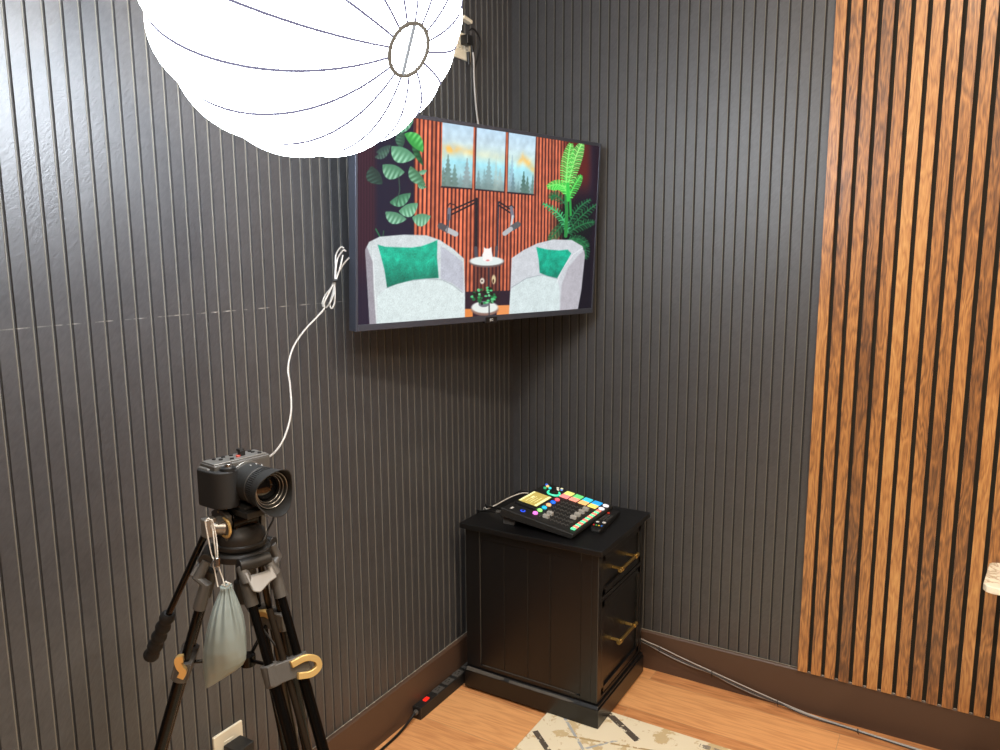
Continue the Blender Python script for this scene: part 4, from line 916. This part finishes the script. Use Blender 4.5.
for k, h in ((-.9, .020), (-.55, .021), (-.2, .020), (.15, .021), (-1.3, .0205)):
    p_ = lc0+fr3 @ V((.0343*math.cos(k), .0343*math.sin(k), h)); box(bm, p_, (.0035, .0008, .002), (frame(fr3.to_3x3() @ V((math.cos(k), math.sin(k), 0)), FL)).to_3x3())
plab(obj('lens_marking', bm, 'key', lens, smooth=0), 'small white index marks')
bm = bm_new(); lathe(bm, lc0, FL, [(.056+LX, .0325), (.0555+LX, .0300), (.051+LX, .0295), (.0505+LX, .0265), (.046+LX, .026), (.0455+LX, .0235), (.040+LX, .0230)], 40, caps=False); obj('inner_barrel', bm, 'blkm', lens, bevel=.0003)
for h_, r_, w_2 in ((.0565, .0318, .0007), (.0512, .0272, .0006), (.0465, .0238, .0005)):
    f9 = frame(FL); bm = bm_new(); tube(bm, [lc0+(f9 @ V((r_*math.cos(2*PI*k/40), r_*math.sin(2*PI*k/40), h_+LX))) for k in range(40)], w_2, 6, closed=True); obj('bright_rim', bm, 'silver', lens)
bm = bm_new(); lathe(bm, lc0, FL, [(.040+LX, .0225), (.043+LX, .016), (.0445+LX, .008), (.045+LX, 0)], 36); obj('front_element', bm, 'glass', lens)
# petal hood
bm = bm_new(); ns = 72; prof_o = []
def hood_h(a): return .022+.009*math.cos(2*a)
ro_, ri_ = [], []
rr = []
for k in range(ns):
    a = 2*PI*k/ns; h = .050+hood_h(a); rad = .0355+.0065*(hood_h(a)/.032)
    pts = [(.046+LX, .0355), (.052+LX, .0362), (h+LX, rad), (h+LX, rad-.0014), (.054+LX, .0345), (.046+LX, .034)]
    rr.append([bm.verts.new(lc0+fr3 @ V((r_*math.cos(a), r_*math.sin(a), z_))) for z_, r_ in pts])
for k in range(ns):
    a_, b_ = rr[k], rr[(k+1) % ns]
    for i in range(len(a_)): bm.faces.new((a_[i], a_[(i+1) % 6], b_[(i+1) % 6], b_[i]))
obj('lens_hood', bm, 'blkm', cm, smooth=50)
bm = bm_new(); cbox(bm, -.012, -.006, -HW-.006, -HW+.002, .052, .062); plab(obj('cable_port', bm, 'chrome', cm, bevel=.0008), 'silver plug in the side port')

# ------------------------------------------------------------------ hdmi cable from camera to TV
q0 = cp(-.009, -HW-.006, .057)
def wall_at(x, y, off=.02):    # point just in front of the left wall
    d_ = (at(x, y, 1)-CAM); return CAM+d_*((off-CAM.x)/d_.x)
pts = [q0, at(275, 452, 1.60), at(285, 436, 1.66), at(291, 412, 1.70), at(290, 385, 1.73), at(288, 368, 1.75), at(293, 348, 1.78), at(304, 331, 1.80), at(316, 318, 1.82), at(324, 309, 1.84),
       at(324, 303, 1.84), at(330, 291, 1.85), at(336, 278, 1.86), at(341, 268, 1.88), at(347, 260, 1.94), at(352, 256.5, 2.0), at(361, 256, 2.07)]
cable('video_cable', pts, .0021, 'cordw', 'thin white cable rising from the camera to the television side')
bun = thing('cable_bundle', at(333, 290, 1.85), 'tied bundle of thin white cable loops beside the television left edge', 'cable bundle')
bm = bm_new()
for lp_ in ([(334, 281), (331, 288), (325, 296), (322.5, 303), (324.5, 308.5), (330, 303), (333.5, 294), (335.2, 283)], [(335, 281), (333, 292), (330, 303), (331.5, 308.5), (334.5, 303), (335, 294), (334.5, 283)],
            [(335, 280), (335.5, 266), (336, 255), (340.5, 247.5), (344, 248)], [(335.5, 280), (336, 268), (338, 258), (343, 250.5), (346, 251)], [(336, 280), (340, 268), (343, 255)]):
    tube(bm, [at(x, y, 1.852+.004*i % .01) for i, (x, y) in enumerate(lp_)], .0019, 6, smooth=6)
obj('loops', bm, 'cordw', bun)
bm = bm_new(); cyl(bm, at(332.6, 281, 1.848), at(338.2, 280, 1.848), .0035, seg=8); cyl(bm, at(322.6, 308, 1.848), at(327, 309.5, 1.848), .0030, seg=8); plab(obj('twist_ties', bm, 'cordb', bun), 'black twist ties')
# thin dark cable hanging from camera into the legs
cable('black_monitor_cable', [cp(-.02, -HW+.01, .004)-V((0, 0, .004)), at(273, 513, D+.01), at(268, 530, D), at(262, 543, D-.01), at(252, 556, D+.0), at(243, 575, D+.02), at(241, 594, D+.02), at(250, 612, D+.01), at(262, 628, D), at(276, 646, D-.01), at(287, 657, D-.01), at(300, 665, D-.02), at(312, 690, D-.02), at(318, 740, D), at(322, 790, D+.02)], .0019, 'cordb', 'thin black cable dropping from the camera down through the tripod legs')

# ------------------------------------------------------------------ drawstring bag
bgd = D-.085
bg = thing('drawstring_bag', at(226, 640, bgd), 'small grey drawstring pouch hanging from the tripod handle joint', 'bag')
secs = [((220.5, 586), (231.5, 586), .010), ((221, 590), (232, 589.5), .009), ((217.5, 598), (235, 597), .013), ((213.5, 608), (238.5, 606), .018), ((209.5, 622), (242.5, 619), .022), ((206, 636), (245, 632), .024), ((204, 650), (246, 645), .024), ((203.5, 662), (246.5, 653), .021), ((204, 673), (246, 659), .016), ((205, 682), (243, 664.5), .009), ((206.5, 688.5), (237, 669.5), .003)]
n_ = 72; rgs = []
# resample
S2 = []
for i in range(len(secs)-1):
    for k in range(4):
        t_ = k/4; a, b = secs[i], secs[i+1]; S2.append(tuple((a[0][j]*(1-t_)+b[0][j]*t_) for j in (0, 1))+tuple((a[1][j]*(1-t_)+b[1][j]*t_) for j in (0, 1))+(a[2]*(1-t_)+b[2]*t_,))
a = secs[-1]; S2.append(a[0]+a[1]+(a[2],))
bm = bm_new(); NS = len(S2)
for i, (lx, ly, rx, ry, th2) in enumerate(S2):
    Lp, Rp = at(lx, ly, bgd), at(rx, ry, bgd); c_ = (Lp+Rp)/2; mj = (Rp-Lp)/2; mn = V((th_.x, th_.y, 0))*th2; f = i/(NS-1); fold = .42*max(0, 1-f*1.9)**.8+.03; ring = []
    for k in range(n_):
        a = 2*PI*k/n_; ml_ = 1+fold*math.sin(a*11+.8*math.sin(3*a)+f*1.2)*(.7+.3*math.sin(a*2+1))+(.03*math.sin(a*3+f*7) if f > .3 else 0)
        ring.append(bm.verts.new(c_+mj*math.cos(a)*(1+.25*(ml_-1))+mn*math.sin(a)*ml_*1.15))
    rgs.append(ring)
for a, b in zip(rgs, rgs[1:]):
    for k in range(n_): bm.faces.new((a[k], a[(k+1) % n_], b[(k+1) % n_], b[k]))
bm.faces.new(rgs[0][::-1]); bm.faces.new(rgs[-1]); obj('pouch', bm, 'bag', bg, smooth=80)
bm = bm_new()
for P in ([(206, 520), (209, 518.5), (212, 525), (214, 540), (215.5, 553), (216.5, 561)], [(209, 519), (213, 522), (216.5, 540), (217.5, 553), (217.5, 561)], [(216, 560), (213.5, 565), (215, 572), (218, 587)], [(217.5, 560), (219, 568), (222.5, 578), (225, 587)], [(205, 521), (208.5, 540), (212, 556), (215.5, 562)]):
    tube(bm, [at(x, y, bgd+.002*((i*7) % 3)) for i, (x, y) in enumerate(P)], .0012, 6, smooth=5)
obj('drawstring', bm, 'string', bg)
bm = bm_new(); cyl(bm, at(217, 557.5, bgd-.004), at(217, 566.5, bgd-.004), .0055, seg=14); plab(obj('cord_toggle', bm, 'chrome', bg, bevel=.001), 'small shiny cord toggle')
bm = bm_new(); P = [at(x, y, bgd-.004) for x, y in ((222, 584.5), (225.5, 581.8), (230, 583.5), (227, 587))]; tube(bm, P, .0016, 6, closed=True); obj('gathered_loop', bm, 'string', bg)

# ------------------------------------------------------------------ cables along the right baseboard
for k, (dz, dy, mm_, lab) in enumerate(((.0, 0, 'cordw', 'upper of the two thin white cables sloping along the right baseboard'), (-.0095, -.001, 'cordw', 'lower of the two thin white cables sloping along the right baseboard'), (-.0045, -.0045, 'cordb', 'thin black cable running with the white pair along the right baseboard'))):
    P = [(.50, -.030, .122+dz), (.56, -.028+dy, .108+dz), (.60, -.026+dy, .100+dz*1.6), (.66, -.026+dy, .086+dz*1.7), (.72, -.026+dy, .073+dz*1.4), (.785, -.025+dy, .060+dz*.8), (.85, -.026+dy, .048+dz*1.3), (.93, -.027+dy, .033+dz*1.3), (1.0, -.028+dy, .021+dz*.7), (1.1, -.031+dy*1.5-.004*k, .0075-dz*.05), (1.2, -.035-.004*k, .004), (1.41, -.048-.005*k, .0032), (1.7, -.06-.006*k, .003), (2.2, -.05-.006*k, .003), (3.2, -.05-.006*k, .003)]
    cable('baseboard_cable', P, .0019, mm_, lab, seg=6)
for x, z, lab in ((.60, .094, 'small black tie on the baseboard cables nearest the cabinet'), (.785, .056, 'small black tie midway along the baseboard cables'), (1.0, .018, 'small black tie where the baseboard cables reach the floor'), (1.24, .004, 'small black tie on the cables lying on the floor')):
    bm = bm_new(); y_ = -.0285 if x < 1.1 else -.043; tube(bm, [V((x, y_-.0065, z+.002)), V((x, y_-.002, z+.009)), V((x+.001, y_+.005, z+.002)), V((x, y_-.001, max(.001, z-.008)))], .0012, 6, closed=True)
    tube(bm, [V((x, y_-.006, z)), V((x+.004, y_-.012, max(.0015, z-.010)))], .0011, 6)
    o = obj('cable_tie', bm, 'cordb'); tag(o, lab, 'cable tie', 'ties on the baseboard cables')

# ------------------------------------------------------------------ marble table at the right edge
mt = thing('marble_side_table', (1.83, -.29, 0), 'pale veined marble table top poking in at the right edge before the slats', 'table')
zt = .668; pl = [(1.514, -.362), (1.520, -.376), (1.534, -.383), (2.14, -.383), (2.14, -.200), (1.548, -.200), (1.534, -.205), (1.528, -.216)]
bm = bm_new(); prism(bm, [(x, y, zt-.018) for x, y in pl], (0, 0, .018)); obj('marble_top', bm, 'marble', mt, bevel=.003)
bm = bm_new(); tube(bm, [(1.83, -.29, .018), (1.83, -.29, zt-.018)], .018, 16); obj('pedestal', bm, 'blkmet', mt)
bm = bm_new(); lathe(bm, (1.83, -.29, .0085), (0, 0, 1), [(0, .16), (.008, .16), (.014, .15), (.014, 0)], 36); obj('base', bm, 'blkmet', mt)

# ------------------------------------------------------------------ light from the room
def downlight(x, y, e, size=.35, col=(1, .84, .66)):
    t = thing('ceiling_downlight', (x, y, RZ), 'flush round ceiling light outside the photographed corner', 'ceiling light', 'ceiling lights of the room')
    bm = bm_new(); lathe(bm, (x, y, RZ-.012), (0, 0, 1), [(0, .10), (0, .085), (.006, .085)], 32); obj('trim_ring', bm, 'white', t)
    ld = bpy.data.lights.new('ceiling_light', 'AREA'); ld.shape = 'DISK'; ld.size = .16; ld.energy = e; ld.color = col
    lo = bpy.data.objects.new('lamp_light', ld); COL.objects.link(lo); lo.location = (x, y, RZ-.016); 
for x, y, e in ((1.5, -1.3, 30), (2.7, -1.3, 32), (1.5, -3.0, 37), (2.9, -3.0, 37)): downlight(x, y, e)
w = bpy.data.worlds.new('world'); C.world = w; w.use_nodes = True; w.node_tree.nodes['Background'].inputs[0].default_value = (.05, .05, .055, 1); w.node_tree.nodes['Background'].inputs[1].default_value = .5
C.view_settings.view_transform = 'Standard'; C.view_settings.look = 'None'; C.view_settings.exposure = 0; C.view_settings.gamma = 1; C.view_settings.use_curve_mapping = False
C.cycles.use_denoising = True; C.cycles.max_bounces = 8; C.cycles.sample_clamp_indirect = 4
for o in bpy.data.objects:
    if '_o' in o: del o['_o']
